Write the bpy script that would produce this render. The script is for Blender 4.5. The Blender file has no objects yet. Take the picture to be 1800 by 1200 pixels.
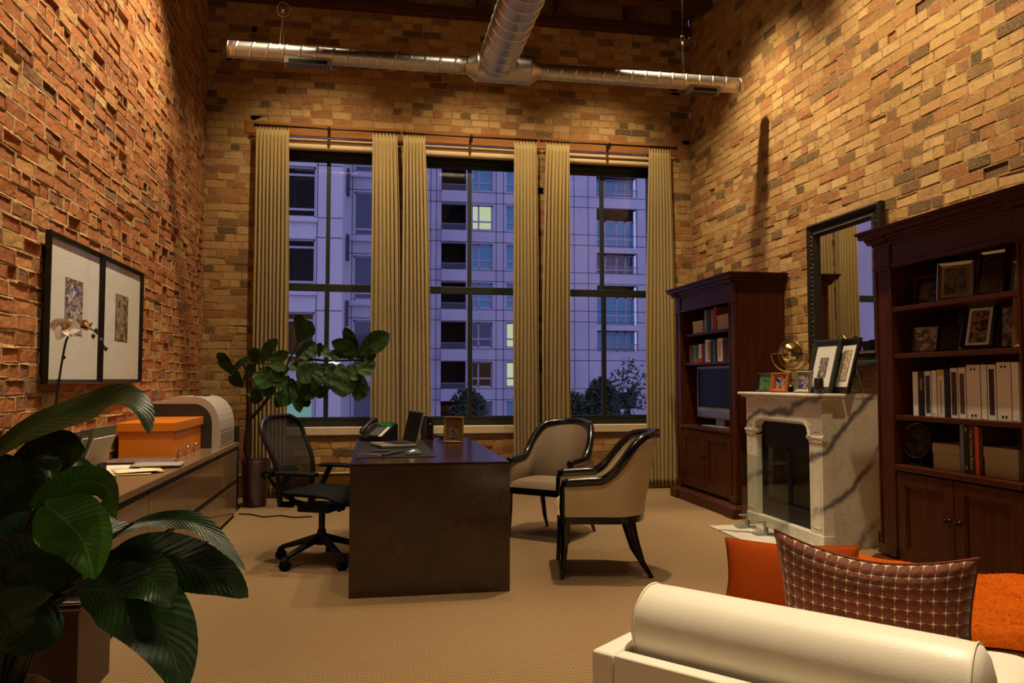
import bpy, math, random
from mathutils import Vector, Matrix, noise
PI = math.pi
sc = bpy.context.scene
col = sc.collection

# ------------------------------------------------------------------ camera
EYE = 1.24
FPX, YAW, PITCH = 1363.9, 0.17740, 0.05095
fwd = Vector((math.sin(YAW)*math.cos(PITCH), math.cos(YAW)*math.cos(PITCH), math.sin(PITCH)))
rgt = Vector((math.cos(YAW), -math.sin(YAW), 0))
upv = rgt.cross(fwd)
EYEP = Vector((0, 0, EYE))
cd = bpy.data.cameras.new('camera')
cam = bpy.data.objects.new('camera', cd)
col.objects.link(cam)
cd.sensor_width = 36.0
cd.lens = FPX/1800*36.0
cd.clip_start = 0.05
cd.clip_end = 400
cam.matrix_world = Matrix((
    (rgt.x, upv.x, -fwd.x, 0), (rgt.y, upv.y, -fwd.y, 0), (rgt.z, upv.z, -fwd.z, EYE), (0, 0, 0, 1)))
sc.camera = cam
# survey helpers: a sight line of the photograph met with a real plane of the room
def ray(x, y): return rgt*((x-900)/FPX) + upv*((600-y)/FPX) + fwd
def pz(x, y, z=0.0):
    d = ray(x, y); return EYEP + d*((z-EYE)/d.z)
def py(x, y, Y):
    d = ray(x, y); return EYEP + d*(Y/d.y)
def px(x, y, X):
    d = ray(x, y); return EYEP + d*(X/d.x)

# ------------------------------------------------------------------ view, world
vs = sc.view_settings
vs.view_transform = 'Standard'; vs.look = 'None'; vs.gamma = 1.0; vs.use_curve_mapping = False
vs.exposure = 0.0
w = bpy.data.worlds.new('dusk_sky'); sc.world = w
w.use_nodes = True
nt = w.node_tree
bg = nt.nodes['Background']
bg.inputs[0].default_value = (0.52, 0.51, 1.0, 1)
bg.inputs[1].default_value = 0.78

# ------------------------------------------------------------------ lamps (ceiling track spots, out of frame above)
WARM = (1.0, 0.79, 0.50)
def spot(name, loc, target, power, deg, blend=0.6, rad=0.05, colr=WARM):
    l = bpy.data.lights.new(name, 'SPOT')
    l.energy = power; l.color = colr; l.spot_size = math.radians(deg); l.spot_blend = blend
    l.shadow_soft_size = rad
    o = bpy.data.objects.new(name, l); col.objects.link(o)
    o.location = loc
    o.rotation_euler = (Vector(target)-Vector(loc)).to_track_quat('-Z', 'Y').to_euler()
    return o
SPOTS = [
    ('left_wall_spot', (-0.55, 6.35, 5.25), (-1.85, 6.15, 2.9), 560, 84, 1.0),
    ('left_wall_spot', (-0.55, 4.45, 5.25), (-1.85, 4.3, 2.3), 560, 84, 1.0),
    ('left_wall_spot', (-0.55, 2.6, 5.25), (-1.85, 2.8, 2.4), 260, 84, 1.0),
    ('right_wall_spot', (2.57, 6.75, 5.25), (3.75, 6.8, 2.7), 430, 84, 1.0),
    ('right_wall_spot', (2.5, 5.1, 5.25), (3.75, 5.2, 2.5), 420, 84, 1.0),
    ('right_wall_spot', (2.5, 3.5, 5.25), (3.75, 3.6, 2.6), 420, 84, 1.0),
    ('desk_spot', (0.9, 5.9, 5.25), (0.6, 6.4, 0.6), 240, 80, 1.0),
    ('chair_spot', (1.75, 5.45, 5.25), (1.6, 5.5, 0.4), 640, 60, .9),
    ('window_spot', (-0.4, 7.2, 5.25), (-0.6, 8.7, 1.9), 300, 88, 1.0),
    ('window_spot', (1.1, 7.2, 5.25), (1.1, 8.7, 1.9), 330, 88, 1.0),
    ('window_spot', (2.6, 7.4, 5.25), (2.6, 8.7, 1.9), 300, 88, 1.0),
    ('sofa_spot', (2.1, 2.6, 5.25), (1.5, 2.4, 0.4), 1150, 54, 0.9),
    ('floor_spot', (0.6, 3.4, 5.25), (0.2, 4.0, 0.0), 190, 90, 1.0),
]
for s in SPOTS: spot(*s)
# unseen warm light added behind the viewer to brighten the shelves and sofa
rl = bpy.data.lights.new('rear_fill_light', 'POINT'); rl.energy = 34; rl.color = WARM; rl.shadow_soft_size = .16
ro = bpy.data.objects.new('rear_fill_light', rl); col.objects.link(ro); ro.location = (-.9, -.6, 1.75)

# ------------------------------------------------------------------ object helpers
def tag(o, label=None, cat=None, group=None, kind=None):
    if label: o['label'] = label
    if cat: o['category'] = cat
    if group: o['group'] = group
    if kind: o['kind'] = kind
    return o
def thing(name, label, cat, loc=(0, 0, 0), rz=0.0, group=None):
    o = bpy.data.objects.new(name, None); col.objects.link(o)
    o.location = loc; o.rotation_euler = (0, 0, rz)
    o.empty_display_size = 0.1
    return tag(o, label, cat, group)
def kids(o): return [c for c in bpy.data.objects if c.parent == o]
def copy_tree(o, parent=None):
    c = o.copy(); col.objects.link(c)
    c.parent = parent
    for ch in kids(o): copy_tree(ch, c)
    return c

class MB:
    """collects faces for ONE mesh object"""
    def __init__(s): s.v = []; s.f = []; s.m = []; s.uv = {}; s.sm = []; s.r = []; s.cr = 0.0
    def add(s, vs_, fs, mi=0, smooth=False, uvs=None):
        b = len(s.v)
        s.v += [tuple(p) for p in vs_]
        for k, f in enumerate(fs):
            s.f.append(tuple(b+i for i in f)); s.m.append(mi); s.sm.append(smooth); s.r.append(s.cr)
            if uvs: s.uv[len(s.f)-1] = [uvs[i] for i in f]
        return s
    def box(s, x0, x1, y0, y1, z0, z1, mi=0, mat=None):
        x0, x1 = sorted((x0, x1)); y0, y1 = sorted((y0, y1)); z0, z1 = sorted((z0, z1))
        v = [Vector(p) for p in ((x0,y0,z0),(x1,y0,z0),(x1,y1,z0),(x0,y1,z0),(x0,y0,z1),(x1,y0,z1),(x1,y1,z1),(x0,y1,z1))]
        if mat: v = [mat @ p for p in v]
        return s.add(v, [(0,3,2,1),(4,5,6,7),(0,1,5,4),(1,2,6,5),(2,3,7,6),(3,0,4,7)], mi)
    def frustum(s, a, b, z0, z1, mi=0):
        """a,b = (x0,x1,y0,y1) bottom and top"""
        v = [(a[0],a[2],z0),(a[1],a[2],z0),(a[1],a[3],z0),(a[0],a[3],z0),(b[0],b[2],z1),(b[1],b[2],z1),(b[1],b[3],z1),(b[0],b[3],z1)]
        return s.add(v, [(0,3,2,1),(4,5,6,7),(0,1,5,4),(1,2,6,5),(2,3,7,6),(3,0,4,7)], mi)
    def tube(s, pts, rad, seg=8, mi=0, caps=True, smooth=True, flat=1.0):
        pts = [Vector(p) for p in pts]; n = len(pts)
        rads = rad if isinstance(rad, (list, tuple)) else [rad]*n
        up = None; rings = []
        for i, p in enumerate(pts):
            t = (pts[min(i+1, n-1)]-pts[max(i-1, 0)]).normalized()
            if up is None:
                up = Vector((0, 0, 1)) if abs(t.z) < .9 else Vector((1, 0, 0))
            sd = t.cross(up).normalized(); u2 = sd.cross(t).normalized(); up = u2
            rings.append([p+sd*(math.cos(2*PI*k/seg)*rads[i])+u2*(math.sin(2*PI*k/seg)*rads[i]*flat) for k in range(seg)])
        v = [q for r in rings for q in r]; f = []
        for i in range(n-1):
            for k in range(seg):
                a = i*seg+k; b_ = i*seg+(k+1) % seg
                f.append((a, b_, b_+seg, a+seg))
        s.add(v, f, mi, smooth)
        if caps:
            s.add(rings[0], [tuple(range(seg))[::-1]], mi); s.add(rings[-1], [tuple(range(seg))], mi)
        return s
    def cyl(s, p0, p1, r0, r1=None, seg=20, mi=0, smooth=True):
        return s.tube([p0, p1], [r0, r0 if r1 is None else r1], seg, mi, True, smooth)
    def lathe(s, prof, c=(0, 0, 0), seg=24, mi=0, axis='z', smooth=True):
        c = Vector(c); v = []; n = len(prof)
        for r, z in prof:
            for k in range(seg):
                a = 2*PI*k/seg; q = (r*math.cos(a), r*math.sin(a), z)
                if axis == 'x': q = (z, q[0], q[1])
                elif axis == 'y': q = (q[1], z, q[0])
                v.append(c+Vector(q))
        f = []
        for i in range(n-1):
            for k in range(seg):
                a = i*seg+k; b_ = i*seg+(k+1) % seg
                f.append((a, b_, b_+seg, a+seg))
        if prof[0][0] > 1e-5: f.append(tuple(range(seg))[::-1])
        if prof[-1][0] > 1e-5: f.append(tuple((n-1)*seg+k for k in range(seg)))
        return s.add(v, f, mi, smooth)
    def prism(s, poly, a, b, axis='y', mi=0, smooth=False):
        """poly in the two other axes, extruded from a to b"""
        def mk(p, t):
            if axis == 'y': return (p[0], t, p[1])
            if axis == 'x': return (t, p[0], p[1])
            return (p[0], p[1], t)
        n = len(poly)
        v = [mk(p, a) for p in poly]+[mk(p, b) for p in poly]
        f = [tuple(range(n)), tuple(range(2*n-1, n-1, -1))]
        s.add(v, f, mi)
        return s.add(v, [(i, i+n, (i+1) % n+n, (i+1) % n) for i in range(n)], mi, smooth)
    def grid(s, fn, nu, nv, mi=0, smooth=True, uv=True, close_u=False):
        v = []; uvs = []
        for j in range(nv+1):
            for i in range(nu+1):
                v.append(fn(i/nu, j/nv)); uvs.append((i/nu, j/nv))
        f = []
        for j in range(nv):
            for i in range(nu):
                a = j*(nu+1)+i
                f.append((a, a+1, a+nu+2, a+nu+1))
        return s.add(v, f, mi, smooth, uvs if uv else None)
    def build(s, name, mats, parent=None, bevel=0, subd=0, solid=0, weld=False, seg=2):
        me = bpy.data.meshes.new(name)
        me.from_pydata(s.v, [], s.f)
        if not isinstance(mats, (list, tuple)): mats = [mats]
        for m_ in mats: me.materials.append(m_)
        me.polygons.foreach_set('material_index', s.m)
        me.polygons.foreach_set('use_smooth', s.sm)
        if s.uv:
            ul = me.uv_layers.new(name='uv')
            for p in me.polygons:
                if p.index in s.uv:
                    for li, q in zip(p.loop_indices, s.uv[p.index]): ul.data[li].uv = q
        if any(s.r):
            at = me.attributes.new('rnd', 'FLOAT', 'FACE'); at.data.foreach_set('value', s.r)
        me.update()
        o = bpy.data.objects.new(name, me); col.objects.link(o)
        if parent: o.parent = parent
        if weld:
            md = o.modifiers.new('weld', 'WELD'); md.merge_threshold = 0.0004
        if bevel:
            md = o.modifiers.new('bevel', 'BEVEL'); md.width = bevel; md.segments = seg; md.limit_method = 'ANGLE'
        if solid:
            md = o.modifiers.new('solid', 'SOLIDIFY'); md.thickness = solid; md.offset = 0
        if subd:
            md = o.modifiers.new('sub', 'SUBSURF'); md.levels = subd; md.render_levels = subd
        return o
def frame_of(p, normal, up=Vector((0, 0, 1))):
    """matrix with local +Y = -normal (so the face looks along normal = -Y local), Z up"""
    n = Vector(normal).normalized(); y = -n
    x = y.cross(up).normalized(); z = x.cross(y).normalized()
    return Matrix(((x.x, y.x, z.x, p[0]), (x.y, y.y, z.y, p[1]), (x.z, y.z, z.z, p[2]), (0, 0, 0, 1)))

# ------------------------------------------------------------------ materials
def lin(c):
    if isinstance(c, str):
        c = [int(c[i:i+2], 16)/255 for i in (0, 2, 4)]
    else: return tuple(c)
    return tuple(x/12.92 if x <= .04045 else ((x+.055)/1.055)**2.4 for x in c)
class NT:
    def __init__(s, name):
        s.m = bpy.data.materials.new(name); s.m.use_nodes = True
        s.t = s.m.node_tree; s.b = s.t.nodes['Principled BSDF']
        s.out = s.t.nodes['Material Output']
    def n(s, typ, **kw):
        nd = s.t.nodes.new('ShaderNode'+typ)
        for k, v in kw.items():
            if k in ('i',):
                for a, b_ in v.items(): nd.inputs[a].default_value = b_
            else: setattr(nd, k, v)
        return nd
    def l(s, a, b_): s.t.links.new(a, b_)
    def math(s, op, a, b_=None, c=None):
        nd = s.n('Math', operation=op)
        for i, x in enumerate((a, b_, c)):
            if x is None: continue
            if isinstance(x, (int, float)): nd.inputs[i].default_value = x
            else: s.l(x, nd.inputs[i])
        return nd.outputs[0]
    def coord(s, scale=(1, 1, 1), kind='Object', rot=(0, 0, 0)):
        tc = s.n('TexCoord'); mp = s.n('Mapping')
        mp.inputs['Scale'].default_value = scale; mp.inputs['Rotation'].default_value = rot
        s.l(tc.outputs[kind], mp.inputs[0]); return mp.outputs[0]
    def noise(s, vec, scale=5, detail=4, rough=.55, dist=0):
        nd = s.n('TexNoise'); nd.inputs['Scale'].default_value = scale; nd.inputs['Detail'].default_value = detail
        nd.inputs['Roughness'].default_value = rough; nd.inputs['Distortion'].default_value = dist
        s.l(vec, nd.inputs['Vector']); return nd.outputs['Fac']
    def ramp(s, fac, stops, interp='LINEAR'):
        nd = s.n('ValToRGB'); cr = nd.color_ramp; cr.interpolation = interp
        while len(cr.elements) < len(stops): cr.elements.new(.5)
        for e, (p, c) in zip(cr.elements, stops):
            e.position = p; e.color = tuple(lin(c))+(1,)
        s.l(fac, nd.inputs[0]); return nd.outputs[0]
    def mix(s, fac, a, b_, blend='MIX'):
        nd = s.n('Mix', data_type='RGBA', blend_type=blend)
        for k, x in ((0, fac), (6, a), (7, b_)):
            if isinstance(x, (int, float)): nd.inputs[k].default_value = x
            elif isinstance(x, (tuple, list, str)): nd.inputs[k].default_value = tuple(lin(x))+(1,)
            else: s.l(x, nd.inputs[k])
        return nd.outputs[2]
    def base(s, c):
        if isinstance(c, (str, tuple)): s.b.inputs['Base Color'].default_value = tuple(lin(c))+(1,)
        else: s.l(c, s.b.inputs['Base Color'])
        return s
    def set(s, **kw):
        for k, v in kw.items():
            k = k.replace('_', ' ')
            if isinstance(v, (int, float, tuple)): s.b.inputs[k].default_value = v
            else: s.l(v, s.b.inputs[k])
        return s
    def bump(s, h, strength=.3, dist=.01, normal=None):
        nd = s.n('Bump'); nd.inputs['Strength'].default_value = strength; nd.inputs['Distance'].default_value = dist
        s.l(h, nd.inputs['Height']); s.l(nd.outputs[0], s.b.inputs['Normal']); return s
def plain(name, c, rough=.5, metal=0.0, var=.0, vscale=8, bump=0, bscale=60, coat=0, sheen=0, spec=.5):
    n = NT(name); v = n.coord()
    if var:
        f = n.noise(v, vscale)
        a = tuple(min(1, x*(1+var)) for x in lin(c)); b_ = tuple(x*(1-var) for x in lin(c))
        n.base(n.ramp(f, [(.3, b_), (.7, a)]))
    else: n.base(c)
    n.set(Roughness=rough, Metallic=metal, Coat_Weight=coat, Sheen_Weight=sheen, Specular_IOR_Level=spec)
    if coat: n.set(Coat_Roughness=.06)
    if bump: n.bump(n.noise(v, bscale, 3), bump, .004)
    return n.m
def wood(name, c1, c2, axis='z', scale=6, rough=.35, coat=.3, streak=14):
    n = NT(name)
    sc_ = {'x': (1, streak, streak), 'y': (streak, 1, streak), 'z': (streak, streak, 1)}[axis]
    v = n.coord(sc_)
    f = n.noise(v, scale*.35, 6, .6, .6)
    g = n.noise(n.coord(), 1.7, 3)
    f2 = n.math('ADD', n.math('MULTIPLY', f, .75), n.math('MULTIPLY', g, .25))
    n.base(n.ramp(f2, [(.3, c1), (.7, c2)])).set(Roughness=rough, Specular_IOR_Level=.16, Coat_Weight=coat*.12, Coat_Roughness=.12)
    n.bump(f, .06, .003)
    return n.m
def emit(name, c, s):
    n = NT(name); e = n.n('Emission'); e.inputs[0].default_value = tuple(lin(c))+(1,); e.inputs[1].default_value = s
    n.l(e.outputs[0], n.out.inputs[0]); return n.m
def glass(name, tint=(1, 1, 1), refl=.9):
    n = NT(name)
    tr = n.n('BsdfTransparent'); tr.inputs[0].default_value = tuple(tint)+(1,)
    gl = n.n('BsdfGlossy'); gl.inputs['Roughness'].default_value = .01
    lw = n.n('LayerWeight'); lw.inputs[0].default_value = .5
    fr = n.math('ADD', n.math('MULTIPLY', n.math('POWER', lw.outputs['Facing'], 5), .9), .035)
    mx = n.n('MixShader'); n.l(n.math('MULTIPLY', fr, refl), mx.inputs[0])
    n.l(tr.outputs[0], mx.inputs[1]); n.l(gl.outputs[0], mx.inputs[2]); n.l(mx.outputs[0], n.out.inputs[0])
    return n.m
def brick_mat(name, stops, smear):
    n = NT(name)
    at = n.n('Attribute', attribute_name='rnd')
    v = n.coord()
    c = n.ramp(at.outputs['Fac'], stops)
    big = n.noise(v, 3.5, 5, .7)
    c = n.mix(n.math('MULTIPLY', big, smear[1]), c, smear[0])
    blot = n.noise(v, 14, 5, .65)
    fine = n.noise(v, 75, 4, .7)
    c = n.mix(n.math('MULTIPLY', n.ramp(blot, [(.52, (0, 0, 0)), (.75, (1, 1, 1))]), .55), c, (.10, .06, .035))
    c = n.mix(n.math('MULTIPLY', n.ramp(fine, [(.5, (0, 0, 0)), (.75, (1, 1, 1))]), .4), c, (.55, .43, .30))
    n.base(c).set(Roughness=.9, Specular_IOR_Level=.2)
    h = n.math('ADD', n.math('MULTIPLY', blot, .6), n.math('MULTIPLY', fine, .4))
    n.bump(h, .7, .012)
    return n.m
M = {}
M['brick_tan'] = brick_mat('tan_brick', [(0, '33281f'), (.07, '4c3826'), (.13, '7c5a3a'), (.17, '8a4e2e'), (.28, '9c6238'), (.40, 'a67e4a'), (.55, 'b08a54'), (.75, 'ba965e'), (.9, 'c2a06a'), (1, '98603a')], ('a27c46', .55))
M['brick_red'] = brick_mat('red_brick', [(0, '4c4038'), (.06, '6a4a36'), (.1, '80482a'), (.4, '9c5a30'), (.7, 'ac683a'), (.88, 'b27a48'), (1, 'b89a62')], ('a2622f', .65))
def mortar(name, c1, c2):
    n = NT(name); v = n.coord(); f = n.noise(v, 30, 5, .7)
    n.base(n.ramp(f, [(.35, c1), (.65, c2)])).set(Roughness=.95, Specular_IOR_Level=.1)
    n.bump(f, .8, .015); return n.m
M['mortar_tan'] = mortar('tan_mortar', '7c6140', 'b0915f')
M['mortar_red'] = mortar('pale_mortar', '8a6a48', 'c8aa80')
# carpet: sisal weave
def carpet():
    n = NT('sisal_carpet')
    tc = n.n('TexCoord'); sp = n.n('SeparateXYZ'); n.l(tc.outputs['Object'], sp.inputs[0])
    k = 2*PI/.020
    a = n.math('SINE', n.math('MULTIPLY', sp.outputs[0], k))
    row = n.math('MULTIPLY', sp.outputs[1], k*.8)
    b_ = n.math('SINE', n.math('ADD', row, n.math('MULTIPLY', a, .9)))
    h = n.math('ADD', n.math('MULTIPLY', n.math('ADD', n.math('MULTIPLY', a, b_), 1), .35), n.math('MULTIPLY', b_, .25))
    v = n.coord()
    big = n.noise(v, .9, 3); fine = n.noise(v, 160, 2)
    c = n.ramp(h, [(0, '63503a'), (.5, '9b8160'), (1, 'b49a78')])
    c = n.mix(n.math('MULTIPLY', fine, .35), c, '7c5c36')
    c = n.mix(n.math('MULTIPLY', n.ramp(big, [(.4, (0, 0, 0)), (.7, (1, 1, 1))]), .18), c, '80603c')
    n.base(c).set(Roughness=.95, Specular_IOR_Level=.1)
    n.bump(n.math('ADD', h, n.math('MULTIPLY', fine, .3)), .55, .008)
    return n.m
M['carpet'] = carpet()
M['cherry'] = wood('cherry_wood', '331606', '54280e', 'z', rough=.33)
M['cherry_h'] = wood('cherry_wood_rail', '331606', '50260e', 'y', rough=.33)
M['cherry_back_lit'] = wood('lit_cherry_back_panel', '6a3616', '9a5a28', 'z', rough=.4)  # cherry lightened so the panels carry the shelf glow in their colour
M['lintel'] = wood('lintel_wood', '7a4c22', 'a87038', 'x', rough=.7, coat=0)
M['ceiling_wood'] = wood('ceiling_planks', '3a2014', '5e3a24', 'x', rough=.8, coat=0)
def burl():
    n = NT('walnut_burl'); v = n.coord()
    f = n.noise(v, 6, 8, .68, 1.4); g = n.noise(v, 28, 4, .6, 2.5)
    h = n.math('ADD', n.math('MULTIPLY', f, .7), n.math('MULTIPLY', g, .3))
    n.base(n.ramp(h, [(.3, '170a06'), (.5, '2e160b'), (.66, '482412'), (.8, '5e3119')])).set(Roughness=.3, Coat_Weight=.6, Coat_Roughness=.1)
    return n.m
M['burl'] = burl()
M['desk_top'] = wood('desk_top_wood', '221210', '34201a', 'y', rough=.2, coat=.7)
def marble():
    n = NT('white_marble'); v = n.coord(rot=(-.8, .25, .1))
    d = n.noise(v, 1.6, 6, .6)
    wv = n.n('TexWave', wave_type='BANDS', bands_direction='Z'); wv.inputs['Scale'].default_value = .9
    wv.inputs['Distortion'].default_value = 5; wv.inputs['Detail'].default_value = 5; wv.inputs['Detail Scale'].default_value = 1.6
    n.l(v, wv.inputs[0])
    vein = n.ramp(wv.outputs['Fac'], [(0, (1, 1, 1)), (.035, (.5, .5, .5)), (.1, (0, 0, 0))])
    vein = n.math('MULTIPLY', vein, n.ramp(d, [(.36, (0, 0, 0)), (.5, (1, 1, 1))]))
    fine = n.noise(n.coord(), 5, 8, .7, 1.5)
    fv = n.ramp(n.math('ABSOLUTE', n.math('SUBTRACT', fine, .5)), [(0, (1, 1, 1)), (.025, (0, 0, 0))])
    c = n.mix(n.math('MULTIPLY', fv, .35), 'd8d0c0', '8d867a')
    c = n.mix(n.math('MULTIPLY', vein, .9), c, '4c4a48')
    n.base(c).set(Roughness=.25)
    return n.m
M['marble'] = marble()
M['white_leather'] = plain('white_leather', 'f2ecdc', .38, var=.05, vscale=3, bump=.12, bscale=180)
M['leather_taupe'] = plain('taupe_leather', '8f7d68', .42, var=.06, bump=.08, bscale=200)
M['fabric_cream'] = plain('cream_fabric', 'c9b994', .7, var=.05, bump=.1, bscale=300)
M['lacquer'] = plain('black_lacquer', '070504', .22, coat=.4)
M['black'] = plain('black_plastic', '0d0d0e', .45)
M['black_soft'] = plain('black_rubber', '070707', .7, bump=.1, bscale=200, spec=.2)
M['graphite'] = plain('graphite_plastic', '111214', .5, spec=.3)
M['screen'] = plain('dark_screen', '050506', .3, spec=.15)
M['silver'] = plain('brushed_silver', 'b4b2ae', .3, 1.0)
M['silver_plastic'] = plain('silver_plastic', '8f8d8a', .4, .3)
M['chrome'] = plain('chrome', 'd0cdc8', .12, 1.0)
M['steel'] = plain('galvanised_duct', 'c9c6c0', .40, 1.0, var=.06, vscale=6)
M['brass'] = plain('polished_brass', 'b9a468', .2, 1.0)
M['bronze'] = plain('dark_bronze', '33251a', .35, .9)
M['gold_old'] = plain('worn_gilt', '857a62', .4, .8, bump=.5, bscale=90)
M['iron'] = plain('black_iron', '0d0c0c', .5, .4, bump=.1)
M['firebrick'] = plain('sooty_firebox', '181310', .8, var=.3, bump=.3)
def fabric(name, c1, c2, k=220):
    n = NT(name); v = n.coord()
    f = n.noise(v, k, 2); g = n.noise(n.coord((8, 8, 1)), 3, 2)
    n.base(n.mix(n.math('MULTIPLY', g, .5), n.ramp(f, [(.3, c1), (.7, c2)]), c1)).set(Roughness=.85, Sheen_Weight=.25, Specular_IOR_Level=.2)
    n.bump(f, .15, .002); return n.m
M['curtain'] = fabric('khaki_curtain', '9a824c', 'b49c64')
M['shade'] = plain('cream_roller_shade', 'c9b084', .8)
M['window_frame'] = plain('dark_green_frame', '1a1f16', .45)
M['sill'] = plain('cream_sill_paint', 'cdbb98', .6, var=.05)
M['glass'] = glass('window_glass', (.97, .97, .97))
M['glass_green'] = glass('fire_screen_glass', (.86, .9, .87), 1.0)
M['glass_pic'] = glass('picture_glass', (.98, .98, .98), .35)
M['mirror'] = plain('mirror_silver', 'd8d8d8', .02, 1.0)
M['credenza'] = plain('taupe_lacquer', '6f5a44', .22, coat=.5)
M['credenza_dark'] = plain('credenza_recess', '120c08', .6)
M['worktop'] = plain('polished_stone_top', '7d6850', .2, var=.15, vscale=40)
M['orange'] = plain('orange_lacquer', 'd97a14', .35)
M['paper'] = plain('white_paper', 'd9d2c4', .8)
M['paper_y'] = plain('yellow_paper', 'd6b866', .8)
M['paper_o'] = plain('orange_paper', 'c9713a', .8)
M['folder_g'] = plain('grey_green_folder', '7d8468', .7)
M['folder_p'] = plain('mauve_folder', '8d7680', .7)
M['folder_w'] = plain('pale_folder', '9a9384', .7)
M['plastic_wrap'] = plain('plastic_wrap', '6d5a58', .12)
M['printer'] = plain('warm_grey_plastic', 'b9b0a4', .45)
M['printer_dark'] = plain('dark_grey_plastic', '2c2a29', .4)
M['basket'] = None
M['soil'] = plain('potting_soil', '140e09', .95, bump=.8, bscale=80)
M['pot_glaze'] = plain('dark_glazed_pot', '3a2416', .15, coat=.6)
M['bark'] = plain('brown_bark', '3a2313', .85, var=.25, bump=.6, bscale=60)
M['planter'] = plain('dark_red_lacquer', '3a1a10', .35)
def woven(name, c1, c2, s_=60):
    n = NT(name)
    wv = n.n('TexWave', wave_type='BANDS', bands_direction='Z'); wv.inputs['Scale'].default_value = s_/6.28
    wv.inputs['Distortion'].default_value = 1.0; n.l(n.coord(), wv.inputs[0])
    f = n.noise(n.coord((1, 1, 4)), 25, 2)
    n.base(n.mix(f, n.ramp(wv.outputs[0], [(.2, c1), (.8, c2)]), c1)).set(Roughness=.35)
    n.bump(wv.outputs[0], .9, .012); return n.m
M['basket'] = woven('woven_red_brown', '3a140c', '7a3422', 190)
def leaf_mat(name, c1, c2, rib, ribs=60, rough=.36, ribc=.16):
    n = NT(name)
    uv = n.n('UVMap'); uv.uv_map = 'uv'
    sp = n.n('SeparateXYZ'); n.l(uv.outputs[0], sp.inputs[0])
    au = n.math('ABSOLUTE', n.math('SUBTRACT', sp.outputs[0], .5))
    ph = n.math('SUBTRACT', sp.outputs[1], n.math('MULTIPLY', n.math('POWER', au, .8), .35))
    s_ = n.math('SINE', n.math('MULTIPLY', ph, ribs*2))
    midr = n.ramp(au, [(0, (1, 1, 1)), (.022, (0, 0, 0))])
    f = n.noise(n.coord(), 6, 3)
    c = n.ramp(f, [(.3, c1), (.7, c2)])
    c = n.mix(n.math('MULTIPLY', n.ramp(s_, [(.78, (0, 0, 0)), (1, (1, 1, 1))]), ribc), c, rib)
    c = n.mix(n.math('MULTIPLY', midr, .7), c, rib)
    n.base(c).set(Roughness=rough, Specular_IOR_Level=.32)
    n.bump(n.math('SUBTRACT', s_, n.math('MULTIPLY', midr, 2)), .16, .003)
    return n.m
M['leaf_dark'] = leaf_mat('dark_ribbed_leaf', '0e220b', '18340f', '2e451c')
M['leaf_green'] = leaf_mat('bright_ribbed_leaf', '24500f', '387018', '7a9838')
M['leaf_fig'] = leaf_mat('fig_leaf', '17300d', '274a14', '5c7232', 14, .6)
M['stem'] = plain('green_stem', '2c451a', .5)
M['stem_dark'] = plain('dark_green_stem', '10190b', .5)
M['petal'] = plain('pale_pink_petal', 'ecdedb', .6)
M['bookcloth_black'] = plain('black_leather_blotter', '14100f', .5, bump=.1, bscale=200)
M['white_mat'] = plain('white_mount_board', 'd8d4cc', .85)
M['frame_black'] = plain('black_frame', '0c0908', .35)
M['frame_grey'] = plain('black_moulding', '23231f', .35)
M['frame_orange'] = wood('orange_wood_frame', '7a3c14', 'a3581f', 'z', rough=.4)
M['frame_tan'] = wood('tan_wood_frame', '6a4a28', '8a6438', 'z', rough=.5)
M['box_cream'] = plain('cream_box_board', 'b9a684', .7, var=.06)
def twill(name, c1, c2):
    n = NT(name); v = n.coord((140, 140, 140)); ck = n.n('TexChecker'); ck.inputs['Scale'].default_value = 1.0
    n.l(v, ck.inputs[0]); ck.inputs[1].default_value = tuple(lin(c1))+(1,); ck.inputs[2].default_value = tuple(lin(c2))+(1,)
    n.base(ck.outputs[0]).set(Roughness=.8); n.bump(ck.outputs[1], .4, .003); return n.m
M['box_fabric'] = twill('woven_box_cloth', '6b5c42', 'b3a27c')
def photo(name, cols, scale=9, seed=0.0):
    """an abstract, generic print: soft blobs of colour"""
    n = NT(name); tc = n.n('TexCoord'); mp = n.n('Mapping'); mp.inputs['Location'].default_value = (seed, seed*1.7, seed*.6)
    n.l(tc.outputs['Object'], mp.inputs[0])
    f = n.noise(mp.outputs[0], scale, 3, .5, .6)
    k = len(cols)
    n.base(n.ramp(f, [(.3+.4*i/(k-1), c) for i, c in enumerate(cols)])).set(Roughness=.6, Specular_IOR_Level=.1)
    return n.m
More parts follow.
